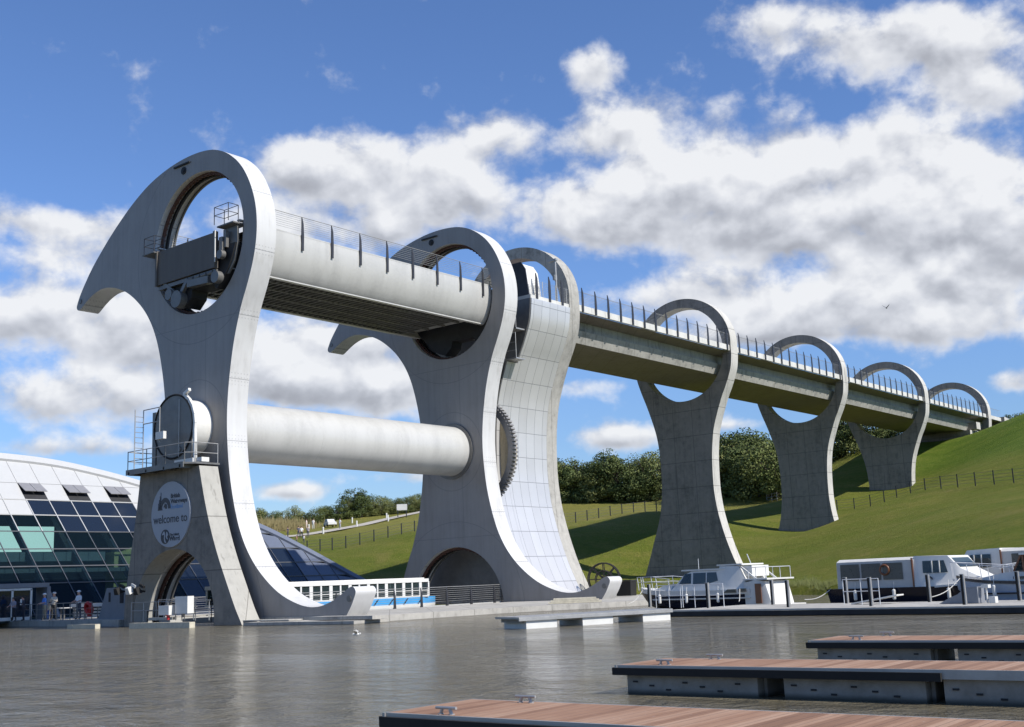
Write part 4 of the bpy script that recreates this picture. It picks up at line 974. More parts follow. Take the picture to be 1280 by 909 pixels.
# right dock
RZ = math.atan2(-2.0, 14.1)
dock = thing('mooring_dock', 'long low grey mooring dock with posts in front of the moored boats', 'dock', (30.6, .7, 0))
dock.rotation_euler = (0, 0, RZ)
q = MB(); q.box((12, 2.6, .235), (24, 5.2, .05)); q.obj('dock_deck', M['quay'], dock)
q = MB(); q.box((12, -.02, .225), (24, .06, .045)); q.box((0, 2.6, .225), (.06, 5.2, .045)); q.obj('edge_trim', M['galv'], dock)
q = MB(); q.box((12, .0, .11), (24, .1, .17)); q.obj('edge_fender', M['nearblack'], dock)
q = MB(); q.box((12, .25, .0), (23.6, .4, .3)); q.box((.3, 2.6, 0), (.4, 5, .3)); q.obj('dock_floats', M['black'], dock)
def dk_(u, v): c, s_ = math.cos(RZ), math.sin(RZ); return (30.6 + u * c - v * s_, .7 + u * s_ + v * c)
def post():
    t = thing('mooring_post', '', 'post', (0, 0, .26), 'steel mooring posts along the dock')
    q = MB(); q.box((0, 0, .5), (.09, .11, 1.0)); q.obj('post_shaft', M['black'], t); q = MB(); q.box((.06, 0, .5), (.035, .12, 1.0)); q.box((0, 0, 1.01), (.14, .12, .02)); q.obj('post_guide', M['galv'], t)
    return t
names = [(.7, 1.8), (4.9, 1.3), (8.4, 1.3), (11.9, 1.3), (15.3, 1.3), (-4.5, 4.2), (1.9, 4.6), (5.4, 4.6), (8.9, 4.6), (12.3, 4.6)]
plab = ['front mooring post before the middle of the white cruiser', 'front mooring post just right of the white cruiser stern', 'front mooring post before the canopied boat', 'front mooring post right of the grey steps on the dock', 'front mooring post at the right edge of the picture', 'mooring post by the bow of the white cruiser', 'rear mooring post before the cruiser cockpit', 'rear mooring post at the black stern of the canopied boat', 'rear mooring post before the cabin windows of the canopied boat', 'rear mooring post before the blue hulled boat']
p0 = None
for (u, v), lb_ in zip(names, plab):
    x, y = dk_(u, v)
    if p0 is None: p0 = post(); o = p0; o.location = (x, y, .26)
    else: o = dup(p0, (x, y, .26))
    o['label'] = lb_
def gate(u, v, ln, label):
    x, y = dk_(u, v); t = thing('handrail', label, 'handrail', (x, y, .26), 'white handrails on the dock'); t.rotation_euler = (0, 0, RZ)
    q = MB()
    for k in range(int(ln / .75) + 1): q.tube((k * .75, 0, 0), (k * .75, 0, .95), .018, 6)
    for z in (.5, .95): q.tube((0, 0, z), (int(ln / .75) * .75, 0, z), .018, 6)
    q.obj('rail_frame', M['galvw'], t); return t
M['galvw'] = paint('white_rail', (.62, .62, .62), .4, .2)
gate(-1.2, 2.4, 2.3, 'white tubular handrail before the bow of the cruiser'); gate(-3.0, 2.9, 1.6, 'white tubular handrail at the left end of the dock by the cruiser bow')
gate(6.4, 2.8, 1.6, 'white tubular handrail beside the boarding ramp of the canopied boat')
x, y = dk_(7.1, 3.4); t = thing('boarding_ramp', 'small white boarding ramp lying by the canopied boat stern', 'ramp', (x, y, .27)); q = MB(); q.slab([(-.6, -.3, 0), (1.2, -.3, .28), (1.2, .4, .28), (-.6, .4, 0)], (0, 0, 1), .05); q.obj('ramp_board', M['white'], t)
x, y = dk_(11.6, 2.2); t = thing('mooring_steps', 'grey wedge shaped boarding steps on the dock near the blue hull', 'steps', (x, y, .27)); t.scale = (.72, .72, .7); t.rotation_euler = (0, 0, RZ)
q = MB(); q.slab([(-1.5, 0, 0), (.5, 0, 0), (.5, 0, .8), (-.1, 0, .75), (-.5, 0, .45), (-.9, 0, .3)], (0, 1, 0), .7); q.obj('step_body', M['hutgrey'], t)
q = MB(); q.tube((.8, .3, 0), (.8, .3, .85), .05, 8); q.box((.8, .3, .8), (.35, .3, .16)); q.box((1.1, .3, .15), (.3, .3, .3)); q.obj('water_point', M['white'], t)

# ------------------------------------------------------------------ boats at the dock
def boat_local(name, label, x, y, rz, cat='boat'):
    t = thing(name, label, cat, (x, y, 0)); t.rotation_euler = (0, 0, rz); return t
def vhull(st):
    """st: (x, halfbeam, keel, chine_z, sheer_z) sections along the boat"""
    return [[(x, 0, k), (x, b * .75, c), (x, b, s_), (x, -b, s_), (x, -b * .75, c)] for x, b, k, c, s_ in st]
# cruiser: bow at -x
cr_ = boat_local('cabin_cruiser', 'white and navy cabin cruiser moored behind the dock, bow rail to the left', 27.0, 10.8, RZ + R(4))
hs = [(-4.3, .05, .75, .8, .98), (-3.8, .45, .15, .45, .92), (-3.0, .85, -.1, .2, .84), (-1.5, 1.2, -.2, .05, .78), (1, 1.3, -.2, .05, .76), (2.9, 1.25, -.2, .05, .78)]
q = MB(); q.loft(vhull(hs)); q.obj('hull', M['navy'], cr_)
q = MB(); q.loft([[(x, b * 1.01 + .01, s_ - .13), (x, b * 1.02 + .02, s_ + .1), (x, -b * 1.02 - .02, s_ + .1), (x, -b * 1.01 - .01, s_ - .13)] for x, b, k, c, s_ in hs]); q.obj('topsides', M['white'], cr_)
q = MB(); q.loft([[(x, b * 1.0 + .02, .44), (x, b * 1.0 + .03, .50), (x, -b * 1.0 - .03, .50), (x, -b * 1.0 - .02, .44)] for x, b, k, c, s_ in hs if x > -3.5]); q.obj('rubbing_strake', M['white'], cr_)
q = MB(); q.loft([[(x, 0 - wd, z0), (x, wd, z0), (x, wd * .86, z1), (x, -wd * .86, z1)] for x, wd, z0, z1 in [(-3.2, .4, .85, .95), (-2.4, .9, .85, 1.12), (-1.7, 1.05, .85, 1.2)]]); q.obj('foredeck', M['white'], cr_)
q = MB(); q.loft([[(x0 + s0, -1.05, .85), (x0 + s0, 1.05, .85), (x0, .92, z), (x0, -.92, z)] for x0, s0, z in [(-.95, -.8, 1.62)] ] + [[(x, -1.1, .85), (x, 1.1, .85), (x, .95, z), (x, -.95, z)] for x, z in [(-.5, 1.78), (1.1, 1.8), (1.15, 1.98), (2.2, 1.95), (2.75, .9)]]); q.obj('cabin', M['white'], cr_)
q = MB(); q.box((.2, 0, 1.84), (2.5, 2.0, .07)); q.box((1.7, 0, 2.02), (1.4, 1.95, .07)); q.obj('cabin_roof', M['white'], cr_)
for s_ in (1, -1):
    for pts in ([(-1.2, 1.2), (-.5, 1.2), (-.5, 1.68), (-.85, 1.68)], [(-.38, 1.15), (.35, 1.15), (.35, 1.7), (-.38, 1.7)], [(.42, 1.15), (1.05, 1.3), (.95, 1.7), (.42, 1.7)]):
        q = MB(); q.slab([(x, s_ * (1.10 - (z - .85) * .165), z) for x, z in pts], (0, s_, 0), .015); q.obj('window', M['boatglass'], cr_)
    for pts in ([(1.5, .92), (2.2, .92), (2.2, 1.08), (1.75, 1.08)], [(2.35, .95), (2.75, .95), (2.75, 1.1), (2.35, 1.1)]):
        q = MB(); q.slab([(x, s_ * 1.285, z - .2) for x, z in pts], (0, s_, 0), .06); q.obj('porthole', M['vinyl'], cr_)
q = MB(); q.loft([[(2.6, -1.2, .1), (2.6, 1.2, .1), (2.6, 1.22, 1.15), (2.6, -1.22, 1.15)], [(3.1, -1.2, .05), (3.1, 1.2, .05), (3.25, 1.25, 1.28), (3.25, -1.25, 1.28)], [(3.9, -1.0, .05), (3.9, 1.0, .05), (3.6, 1.05, 1.2), (3.6, -1.05, 1.2)]]); q.box((3.2, 0, 1.3), (1.3, 2.45, .07)); q.box((4.0, 0, .08), (.9, 2.2, .1)); q.obj('stern_moulding', M['white'], cr_)
q = MB(); q.box((3.35, -1.24, .65), (.32, .04, .9)); q.obj('stern_door', M['brown'], cr_)

q = MB(); q.beam((2.3, -.9, 1.9), (3.1, -.9, 1.3), .07, .07); q.beam((2.3, .9, 1.9), (3.1, .9, 1.3), .07, .07); q.box((2.55, 0, 1.7), (.5, 1.5, .5)); q.obj('windscreen_frame', M['white'], cr_)
q = MB()
for s_ in (1, -1):
    pr_ = [(-4.35, s_ * .15), (-3.7, s_ * .55), (-2.9, s_ * .92), (-1.7, s_ * 1.15)]
    for z in (.35, .6): q.path([(x, y, 1.0 + z * (1 if i < 3 else .75)) for i, (x, y) in enumerate(pr_)], .018, 6)
    for x, y in pr_: q.tube((x, y, .9), (x - .08, y, 1.6 if x < -2 else 1.45), .018, 6)
q.path([(-4.35, -.15, 1.6), (-4.45, 0, 1.6), (-4.35, .15, 1.6)], .018, 6)
for x in (2.8, 3.2, 3.75):
    for y in (-1.1, 1.1): q.tube((x, y, 1.3), (x, y, 1.85), .018, 6)
for y in (-1.1, 1.1): q.tube((2.8, y, 1.85), (3.75, y, 1.85), .018, 6)
q.tube((3.75, -1.1, 1.85), (3.75, 1.1, 1.85), .018, 6); q.tube((-.9, .3, 1.8), (-.9, .3, 2.4), .015, 6); q.tube((2.2, .2, 2.0), (2.0, .2, 2.5), .02, 6)
q.obj('rails', M['galvw'], cr_)

def canopied(name, label, x, y, rz, bowlen=3.6, hullmat='navy', ln=4.6, roofm='canvas'):
    t = boat_local(name, label, x, y, rz)
    hs = [(-ln - .5, 1.15, -.1, .1, .74), (-ln, 1.25, -.2, .05, .74), (0, 1.3, -.2, .05, .74), (1.6, 1.15, -.15, .1, .84), (2.6, .7, .0, .3, 1.02), (3.2, .08, .6, .8, 1.18)]
    q = MB(); q.loft(vhull(hs)); q.obj('hull', M[hullmat], t)
    q = MB(); q.loft([[(x_, b * 1.01 + .015, s_ - .05), (x_, b * 1.01 + .015, s_ + .03), (x_, -b * 1.01 - .015, s_ + .03), (x_, -b * 1.01 - .015, s_ - .05)] for x_, b, k, c, s_ in hs if x_ >= 0]); q.obj('gunwale', M['white'], t)
    q = MB(); q.loft([[(x_, -wd, .62), (x_, wd, .62), (x_, wd * .96, 1.88), (x_, wd * .7, 2.0), (x_, -wd * .7, 2.0), (x_, -wd * .96, 1.88)] for x_, wd in [(-ln + .1, 1.18), (-.9, 1.2)]]); q.obj('canopy', M[roofm], t)
    for s_ in (1, -1):
        k = 0
        for x0 in np.arange(-ln + .3, -1.3, 1.0):
            q = MB(); q.slab([(x0, s_ * 1.195, 1.08), (x0 + .9, s_ * 1.195, 1.08), (x0 + .9, s_ * 1.172, 1.78), (x0, s_ * 1.172, 1.78)], (0, s_, 0), .015); q.obj('canopy_window', M['vinyl'], t)
    q = MB(); q.loft([[(-.9, -1.22, .7), (-.9, 1.22, .7), (-.9, 1.1, 2.02), (-.9, -1.1, 2.02)], [(1.0, -1.15, .75), (1.0, 1.15, .75), (.55, 1.02, 1.98), (.55, -1.02, 1.98)], [(2.0, -.75, .95), (2.0, .75, .95), (1.0, .9, 1.45), (1.0, -.9, 1.45)]]); q.obj('wheelhouse', M['white'], t)
    for s_ in (1, -1):
        q = MB(); q.slab([(-.5, s_ * 1.185, 1.3), (.55, s_ * 1.12, 1.3), (.4, s_ * 1.08, 1.8), (-.5, s_ * 1.14, 1.8)], (0, s_, 0), .02); q.obj('cabin_window', M['boatglass'], t)
        q = MB(); q.box((-.95, s_ * 1.2, 1.35), (.06, .05, 1.2)); q.obj('door_post', M['brown'], t)
    q = MB(); q.slab([(.62, -.85, 1.88), (.62, .85, 1.88), (.98, .85, 1.5), (.98, -.85, 1.5)], (1, 0, 1), .02); q.obj('windscreen', M['boatglass'], t)
    q = MB(); q.torus((-2.2, -1.24, 1.5), (0, 1, 0), .2, .045, 24, 8); q.obj('lifebuoy', M['brown'], t)
    for s_ in (1, -1):
        for xx in (-.1, .22): q = MB(); q.box((xx, s_ * 1.16, 1.55), (.04, .05, .5)); q.obj('window_bar', M['white'], t)
    q = MB()
    for s_ in (1, -1): q.path([(1.9, s_ * .8, 1.35), (2.6, s_ * .5, 1.5), (3.2, 0, 1.6)], .016, 6); q.tube((2.6, s_ * .5, 1.0), (2.6, s_ * .5, 1.5), .016, 6)
    q.obj('bow_rail', M['galvw'], t)
    return t
cb = canopied('canopied_boat', 'dark hulled boat with a long pale canvas canopy and white wheelhouse moored behind the dock', 38.7, 10.2, RZ + R(3))
q = MB(); q.prism([[( .12 * math.cos(R(a)) + .0, .8 + .0 + .14 * math.sin(R(a))) for a in np.linspace(0, 180, 12)] + [(.07 * math.cos(R(a)), .8 + .08 * math.sin(R(a))) for a in np.linspace(180, 0, 12)]], -1.245, -1.225); o = q.obj('bridge_emblem', M['signtext'], cb); o.location = (-.2, 0, .22)
b2 = canopied('canopied_boat', 'second canopied boat moored behind, only its long pale roof showing', 39.6, 13.2, RZ + R(184), roofm='canvas'); b2.scale = (1, 1, 1.1)
b3 = boat_local('motor_boat', 'pale blue hulled motor boat with dark framed wheelhouse at the right edge', 43.75, 7.5, RZ + R(2))
hs = [(-3.9, .06, .6, .75, 1.12), (-3.3, .55, .1, .4, 1.0), (-2.3, 1.0, -.1, .15, .9), (-.5, 1.3, -.2, .05, .82), (4, 1.3, -.2, .05, .82)]
q = MB(); q.loft(vhull(hs)); q.obj('hull', M['paleblue'], b3)
q = MB(); q.loft([[(x, b * 1.01 + .02, s_ - .06), (x, b * 1.01 + .02, s_ + .05), (x, -b * 1.01 - .02, s_ + .05), (x, -b * 1.01 - .02, s_ - .06)] for x, b, k, c, s_ in hs]); q.loft([[(x, b * .93, .42), (x, b * .945, .47), (x, -b * .945, .47), (x, -b * .93, .42)] for x, b, k, c, s_ in hs if x > -3.5]); q.obj('strake', M['navy'], b3)
q = MB(); q.loft([[(x, -wd, .8), (x, wd, .8), (x, wd * .9, z), (x, -wd * .9, z)] for x, wd, z in [(-2.6, .7, 1.05), (-1.6, 1.0, 1.22), (4, 1.05, 1.25)]]); q.box((1.4, 0, 1.9), (4.6, 2.2, .07)); q.obj('cabin_top', M['white'], b3)
q = MB()
for s_ in (1, -1):
    for x in (-.8, 0, .9, 1.8, 2.7, 3.6): q.box((x, s_ * 1.0, 1.55), (.07, .06, .66))
for y in (-1, 0, 1): q.beam((-1.2, y, 1.25), (-.85, y, 1.88), .06, .06)
q.obj('wheelhouse_frame', M['brown'], b3)
q = MB()
for s_ in (1, -1): q.box((1.4, s_ * .98, 1.55), (4.3, .02, .6))
q.slab([(-1.2, -.95, 1.27), (-1.2, .95, 1.27), (-.87, .95, 1.86), (-.87, -.95, 1.86)], (-1, 0, .5), .01); q.obj('wheelhouse_glass', M['boatglass'], b3)
q = MB(); 
for x in (-1.0, -.3, .5): q.box((x, -1.03, 1.02), (.45, .04, .1))
q.obj('portlight', M['vinyl'], b3)
q = MB()
for s_ in (1, -1):
    pp_ = [(-4.1, s_ * .05, 1.7), (-3.2, s_ * .6, 1.6), (-2.2, s_ * 1.0, 1.5), (-1.2, s_ * 1.1, 1.4)]; q.path(pp_, .018, 6)
    for x, y, z in pp_: q.tube((x + .05, y, .95), (x, y, z), .016, 6)
q.obj('bow_rail', M['galvw'], b3)

def fenders(t, xs, y, z):
    for x in xs:
        q = MB(); q.tube((x, y, z - .22), (x, y, z + .12), .075, 10); q.ell((x, y, z + .12), (.075, .075, .06), 10, 6); q.ell((x, y, z - .22), (.075, .075, .06), 10, 6); q.tube((x, y, z + .15), (x, y + .08, z + .5), .012, 5); q.obj('fender', M['white'], t)
def rope(t, a, b, sag=.15):
    q = MB(); a, b = Vector(a), Vector(b); pts = [a.lerp(b, k / 8) - Vector((0, 0, sag * math.sin(math.pi * k / 8))) for k in range(9)]; q.path(pts, .018, 5); q.obj('mooring_rope', M['canvas'], t)
fenders(cr_, (-2.2, -.6, 1.2), -1.36, .55); rope(cr_, (-3.9, -.4, 1.0), (-3.2, -2.6, .35)); rope(cr_, (2.4, -1.3, .9), (3.2, -2.7, .35))
fenders(cb, (-3.6, -1.8, .6), -1.36, .5); rope(cb, (2.6, -.7, 1.05), (3.3, -2.6, .35)); rope(cb, (-4.9, -1.1, .75), (-5.5, -2.4, .35))
fenders(b3, (-1.9, -.2), -1.3, .6); rope(b3, (-3.6, -.3, 1.1), (-3.9, -2.4, .4))

# ------------------------------------------------------------------ people
def person(loc, rz, label, shirt, legs, hat=None, hair=True, lean=0, arms='down', small=False, group=None, hgt=1.72):
    t = thing('person', label, 'person', loc, group); t.rotation_euler = (0, 0, rz); t.scale = (hgt / 1.72,) * 3
    V, E, RR = [], [], []
    def v(p, r): V.append(p); RR.append(r); return len(V) - 1
    def e(a, b): E.append((a, b))
    ly = lean
    pel = v((0, 0, .93), .145); w1 = v((0, .01 + ly * .3, 1.10), .13); ch = v((0, ly * .7, 1.30), .155); nk = v((0, ly, 1.46), .062); hd = v((0, ly + .02, 1.55), .082); hd2 = v((0, ly + .02, 1.66), .085)
    for a, b in ((pel, w1), (w1, ch), (ch, nk), (nk, hd), (hd, hd2)): e(a, b)
    nose = v((0, ly + .115, 1.595), .016); e(hd, nose)
    for s_ in (1, -1):
        hp = v((s_ * .09, 0, .86), .098); kn = v((s_ * .11, .02 * s_, .48), .062); an = v((s_ * .12, .03 * s_ - .02, .09), .042); to = v((s_ * .14, .03 * s_ + .13, .045), .042)
        e(pel, hp); e(hp, kn); e(kn, an); e(an, to)
        sh = v((s_ * .185, ly * .85, 1.39), .062); e(ch, sh)
        if arms == 'down': el_, wr = (s_ * .25, ly - .02, 1.12), (s_ * .25, ly + .08, .88)
        elif arms == 'rail': el_, wr = (s_ * .27, ly + .05, 1.14), (s_ * .2, ly + .30, 1.07)
        else: el_, wr = (s_ * .24, ly + .02, 1.14), (s_ * .08, ly + .24, 1.28)
        a = v(el_, .045); b = v(wr, .032); e(sh, a); e(a, b)
        d = (Vector(wr) - Vector(el_)).normalized(); pm = v(tuple(Vector(wr) + d * .06), .034); e(b, pm)
        if not small:
            for k in range(4):
                f1 = v(tuple(Vector(wr) + d * .11 + Vector((.020 * (k - 1.5), 0, -.005 * k))), .010); f2 = v(tuple(Vector(wr) + d * (.155 - .008 * abs(k - 1.4)) + Vector((.022 * (k - 1.5), 0, -.025))), .009); e(pm, f1); e(f1, f2)
            th = v(tuple(Vector(wr) + d * .075 + Vector((-s_ * .045, .01, 0))), .011); e(b, th)
    me = bpy.data.meshes.new('p'); me.from_pydata(V, E, []); tmp = bpy.data.objects.new('p', me); col.objects.link(tmp)
    tmp.modifiers.new('s', 'SKIN'); 
    for i, r in enumerate(RR): me.skin_vertices[0].data[i].radius = (r, r)
    me.skin_vertices[0].data[0].use_root = True
    sb = tmp.modifiers.new('d', 'SUBSURF'); sb.levels = 1 if small else 2; sb.render_levels = sb.levels
    dg = bpy.context.evaluated_depsgraph_get(); m2 = bpy.data.meshes.new_from_object(tmp.evaluated_get(dg)); bpy.data.objects.remove(tmp)
    m2.materials.clear()
    for m_ in (M['skin'], cloth(shirt), cloth(legs), M['black']): m2.materials.append(m_)
    for p in m2.polygons:
        c = p.center; z = c.z
        ax_ = abs(c.x)
        if z > 1.45: k = 0
        elif z < .09: k = 3
        elif z < .98 and ax_ < .19: k = 2
        elif z > 1.16: k = 1
        elif ax_ > .19 or c.y > ly + .17: k = 0
        else: k = 1
        p.material_index = k; p.use_smooth = True
    o = bpy.data.objects.new('body', m2); col.objects.link(o); o.parent = t
    q = MB(); c = (0, ly + .005, 1.665)
    if hat is not None:
        q.ell((0, ly + .005, 1.69), (.108, .115, .075), 14, 8); q.tube((0, ly + .03, 1.675), (0, ly + .03, 1.69), .155, 16); q.obj('hat', cloth(hat), t)
    else:
        q.ell((0, ly - .012, 1.665), (.098, .108, .10), 14, 8); q.obj('hair', M['hair'], t)
    return t
DKZ = .42
person((-19.65, -.1, DKZ), R(200), 'person in pale top and dark trousers leaning on the rail beside the glass door', (.28, .27, .32), (.03, .03, .04), arms='rail', lean=.12, hgt=1.55)
person((-18.67, .02, DKZ), R(150), 'person in dark clothes holding a camera on the left dock', (.05, .05, .07), (.02, .02, .03), arms='hold', lean=.05, hgt=1.62)
person((-18.22, 1.23, DKZ), R(170), 'man in a bright blue shirt, beige trousers and white sun hat on the left dock', (.10, .26, .68), (.36, .30, .20), hat=(.8, .8, .8), arms='rail')
person((-16.58, 0.99, DKZ), R(200), 'person in a cream shirt and dark trousers with a pale cap on the left dock', (.55, .50, .42), (.03, .03, .03), hat=(.65, .62, .6), arms='hold', hgt=1.76)
person((-12.56, 0.38, DKZ), R(185), 'man in a white shirt, white cap and grey trousers standing by the dock rail', (.8, .8, .8), (.08, .08, .10), hat=(.8, .8, .8), arms='rail', hgt=1.78)
person((-9.43, 0.81, DKZ), R(190), 'person half hidden behind the grey hut beside the red lifebuoy', (.1, .08, .07), (.05, .05, .05), arms='down')
person((-17.39, 1.11, DKZ), R(190), 'child in light clothes between the blue shirted man and the cream shirted person', (.55, .45, .30), (.03, .10, .35), arms='down', small=True, hgt=1.12)
hp = [(-80.6, 74.5, (.05, .05, .06), (.05, .05, .07), 'person in black walking on the hillside path, left of the group'), (-79.3, 75.5, (.1, .1, .13), (.05, .05, .08), 'person in dark grey on the hillside path in the middle of the group'), (-77.6, 74.6, (.75, .75, .75), (.05, .05, .06), 'person in a white top and black trousers on the hillside path'), (-76.4, 74.8, (.35, .3, .3), (.08, .08, .1), 'person in a grey top at the right of the path group'),
      (-79.5, 70.0, (.06, .03, .03), (.03, .03, .03), 'person in dark red at the low end of the path by the centre roof'), (-92.5, 88.5, (.72, .6, .55), (.6, .5, .45), 'person in pale pink standing on the upper lawn, left of the white car'), (-91.3, 88.9, (.75, .72, .7), (.6, .6, .55), 'person in white standing on the upper lawn beside the white car'), (-84.5, 88.6, (.7, .72, .75), (.45, .45, .45), 'person in pale clothes alone on the upper path'),
      (-62.5, 62.0, (.75, .72, .7), (.1, .1, .1), 'person in white sitting low on the grass below the path'), (-64.5, 62.5, (.6, .3, .25), (.1, .1, .1), 'person in pink on the grass below the path')]
for x, y, a, b, lab in hp: person((x, y, gz(x, y) + .05), random.uniform(0, 6), lab, a, b, small=True, hgt=1.75 if 'grass' not in lab else 1.1)

# white car on the hill
cx_, cy_ = -94.5, 95.5
car = thing('parked_car', 'white car parked at the foot of the trees on the left hill', 'car', (cx_, cy_, gz(cx_, cy_) + .05)); car.rotation_euler = (0, 0, R(-30)); car.scale = (.9, .9, .9)
q = MB(); cs = [(-2.1, .35, .8), (-1.2, .3, .95), (1.2, .3, .95), (2.1, .35, .75)]
q.loft([[(x, -.85, a), (x, .85, a), (x, .82, b), (x, -.82, b)] for x, a, b in cs]); q.loft([[(x, -.8, .85), (x, .8, .85), (x, .68, z), (x, -.68, z)] for x, z in [(-1.9, .95), (-1.3, 1.45), (.4, 1.45), (1.2, .95)]]); q.obj('body', M['white'], car)
q = MB(); 
for s_ in (1, -1): q.slab([(-1.5, s_ * .79, .98), (.95, s_ * .79, .98), (.35, s_ * .7, 1.38), (-1.25, s_ * .7, 1.38)], (0, s_, 0), .02)
q.obj('windows', M['vinyl'], car)
for x in (-1.3, 1.3):
    for s_ in (1, -1):
        q = MB(); q.tube((x, s_ * .7, .32), (x, s_ * .9, .32), .32, 18); q.obj('wheel', M['black'], car)
# notice board and path bollards
t = thing('notice_board', 'white topped notice board on two posts beside the hilltop path', 'sign', (-94.2, 112.8, gz(-94.2, 112.8)))
q = MB(); q.box((0, 0, 1.9), (1.9, .12, 1.1), R(38)); q.obj('board', M['white'], t); q = MB(); q.box((-.6, -.5, .7), (.12, .12, 1.5)); q.box((.6, .5, .7), (.12, .12, 1.5)); q.obj('legs', M['dark_steel'], t)
bl = None; blab = ['lowest white bollard beside the hillside path', 'white bollard behind the walking group on the hill', 'white bollard right of the lone walker on the hill path', 'white bollard on the upper lawn before the trees', 'white bollard next to the notice board', 'small white bollard near the bend of the hill path']
for (x, y), lb_ in zip([(-80.0, 81.0), (-88.5, 85.5), (-86.3, 94.0), (-97.0, 103.0), (-96.4, 111.0), (-91, 106)], blab):
    z = gz(x, y)
    if bl is None:
        bl = thing('bollard', lb_, 'bollard', (x, y, z), 'white bollards along the hill path'); q = MB(); q.tube((0, 0, -.1), (0, 0, 1.0), .13, 10); q.obj('post', M['white'], bl); q = MB(); q.ell((0, 0, 1.0), (.15, .15, .1), 10, 6); q.obj('cap', M['white'], bl)
    else: dup(bl, (x, y, z), label=lb_)

# ------------------------------------------------------------------ fences
def fence(pts, n, label, ht=1.25, name='wire_fence', mat='dark_steel', wires=4):
    P = catmull(pts, 8, False); d = [0]
    for a, b in zip(P, P[1:]): d.append(d[-1] + math.dist(a, b))
    o0 = (P[0][0], P[0][1], gz(*P[0])); t = thing(name, label, 'fence', o0)
    pos = [(float(np.interp(k / n * d[-1], d, [p[0] for p in P])), float(np.interp(k / n * d[-1], d, [p[1] for p in P]))) for k in range(n + 1)]
    tops = []
    for x, y in pos:
        z = gz(x, y); q = MB(); q.box((x - o0[0], y - o0[1], z + ht / 2 - o0[2]), (.09, .09, ht + .1)); q.obj('post', M[mat], t); tops.append((x - o0[0], y - o0[1], z - o0[2]))
    q = MB()
    for a, b in zip(tops, tops[1:]):
        for k in range(wires): h_ = ht * (k + 1) / wires - .04; q.tube((a[0], a[1], a[2] + h_), (b[0], b[1], b[2] + h_), .012, 4, cap=False)
    q.obj('wires', M['grey_steel'], t); return t
fence([(-47, 43), (-43.4, 46.1), (-39.7, 47.5), (-38.1, 49.6), (-36.2, 52), (-34.5, 55.4), (-32.5, 59), (-30, 64), (-27, 70), (-24.5, 75), (-21.5, 80), (-18, 86)], 34, 'dark post and wire fence crossing the left and middle lawn')
fence([(-9, 98), (-3, 95.6), (3, 92), (8, 87.5), (13, 83), (19.2, 77.5), (25.4, 71.9), (31, 66)], 16, 'dark post and wire fence across the right hillside behind the third pier')
fence([(6.5, 139.2), (9, 138.4), (14, 134), (19, 127)], 7, 'weathered timber fence on the hilltop at the end of the aqueduct', 1.5, 'timber_fence', 'timber')
t = thing('field_gate', 'pale metal field gate by the trees between the second and third piers', 'gate', (-20.5, 113.5, gz(-20.5, 113.5))); t.rotation_euler = (0, 0, R(-40))
q = MB()
for z in (.3, .7, 1.1): q.tube((-1.8, 0, z), (1.8, 0, z), .05, 6)
for x in (-1.8, 0, 1.8): q.tube((x, 0, 0), (x, 0, 1.25), .06, 6)
q.obj('gate_frame', M['galv'], t)

# ------------------------------------------------------------------ trees
def tree_proto(seed, wide, dark, label, name='deciduous_tree'):
    rnd = random.Random(seed); npr = np.random.RandomState(seed)
    t = thing(name, label, 'tree', (0, 0, -500), 'trees of the far wood')
    q = MB(); q.tube((0, 0, -.05), (.1, 0, .45), .030, 8, .020); 
    tips = []
    for k in range(7):
        a = k * 2.4; r_ = wide * rnd.uniform(.25, .8); z = rnd.uniform(.5, .85); q.tube((.05, 0, .22 + .03 * k), (r_ * math.cos(a), r_ * math.sin(a), z), .014, 6, .004); tips.append((r_ * math.cos(a), r_ * math.sin(a), z))
    q.tube((.1, 0, .45), (.05, .05, .85), .020, 6, .005)
    q.obj('trunk', M['bark'], t)
    V, F = [], []
    nc = 34
    for c in range(nc):
        while True:
            u = npr.uniform(-1, 1, 3)
            if u @ u < 1: break
        u = u / max(.25, np.linalg.norm(u)) * npr.uniform(.55, 1.0)
        cc = np.array([u[0] * wide * .85, u[1] * wide * .85, .50 + u[2] * .42]); cr0 = npr.uniform(.10, .19) * (wide / .42)
        if c % 4 == 0: cc[2] = npr.uniform(.05, .25)
        m_ = int(150)
        dirs = npr.normal(size=(m_, 3)); dirs /= np.linalg.norm(dirs, axis=1)[:, None]
        rad = cr0 * (.55 + .45 * npr.uniform(0, 1, m_) ** .5) * np.array([1, 1, 1])[0]
        pts = cc + dirs * rad[:, None] * np.array([1, 1, .72])
        for p, d_ in zip(pts, dirs):
            s_ = npr.uniform(.008, .018); a = np.cross(d_ + npr.normal(size=3) * .5, npr.normal(size=3)); a /= np.linalg.norm(a); b = np.cross(d_ + npr.normal(size=3) * .35, a); b /= np.linalg.norm(b)
            o_ = len(V); V += [p - a * s_ * .9, p + b * s_ * 1.3, p + a * s_ * .9, p - b * s_ * 1.1]; F.append((o_, o_ + 1, o_ + 2, o_ + 3))
    me = bpy.data.meshes.new('crown'); me.from_pydata([tuple(v_) for v_ in V], [], F); me.materials.append(M[dark]); o = bpy.data.objects.new('crown', me); col.objects.link(o); o.parent = t
    return t
protos = [tree_proto(11, .46, 'leaf', 'x'), tree_proto(12, .52, 'leafdark', 'x'), tree_proto(13, .40, 'leaf', 'x'), tree_proto(14, .58, 'leafdark', 'x'), tree_proto(15, .50, 'leaf', 'x'), tree_proto(16, .44, 'leafdark', 'x')]
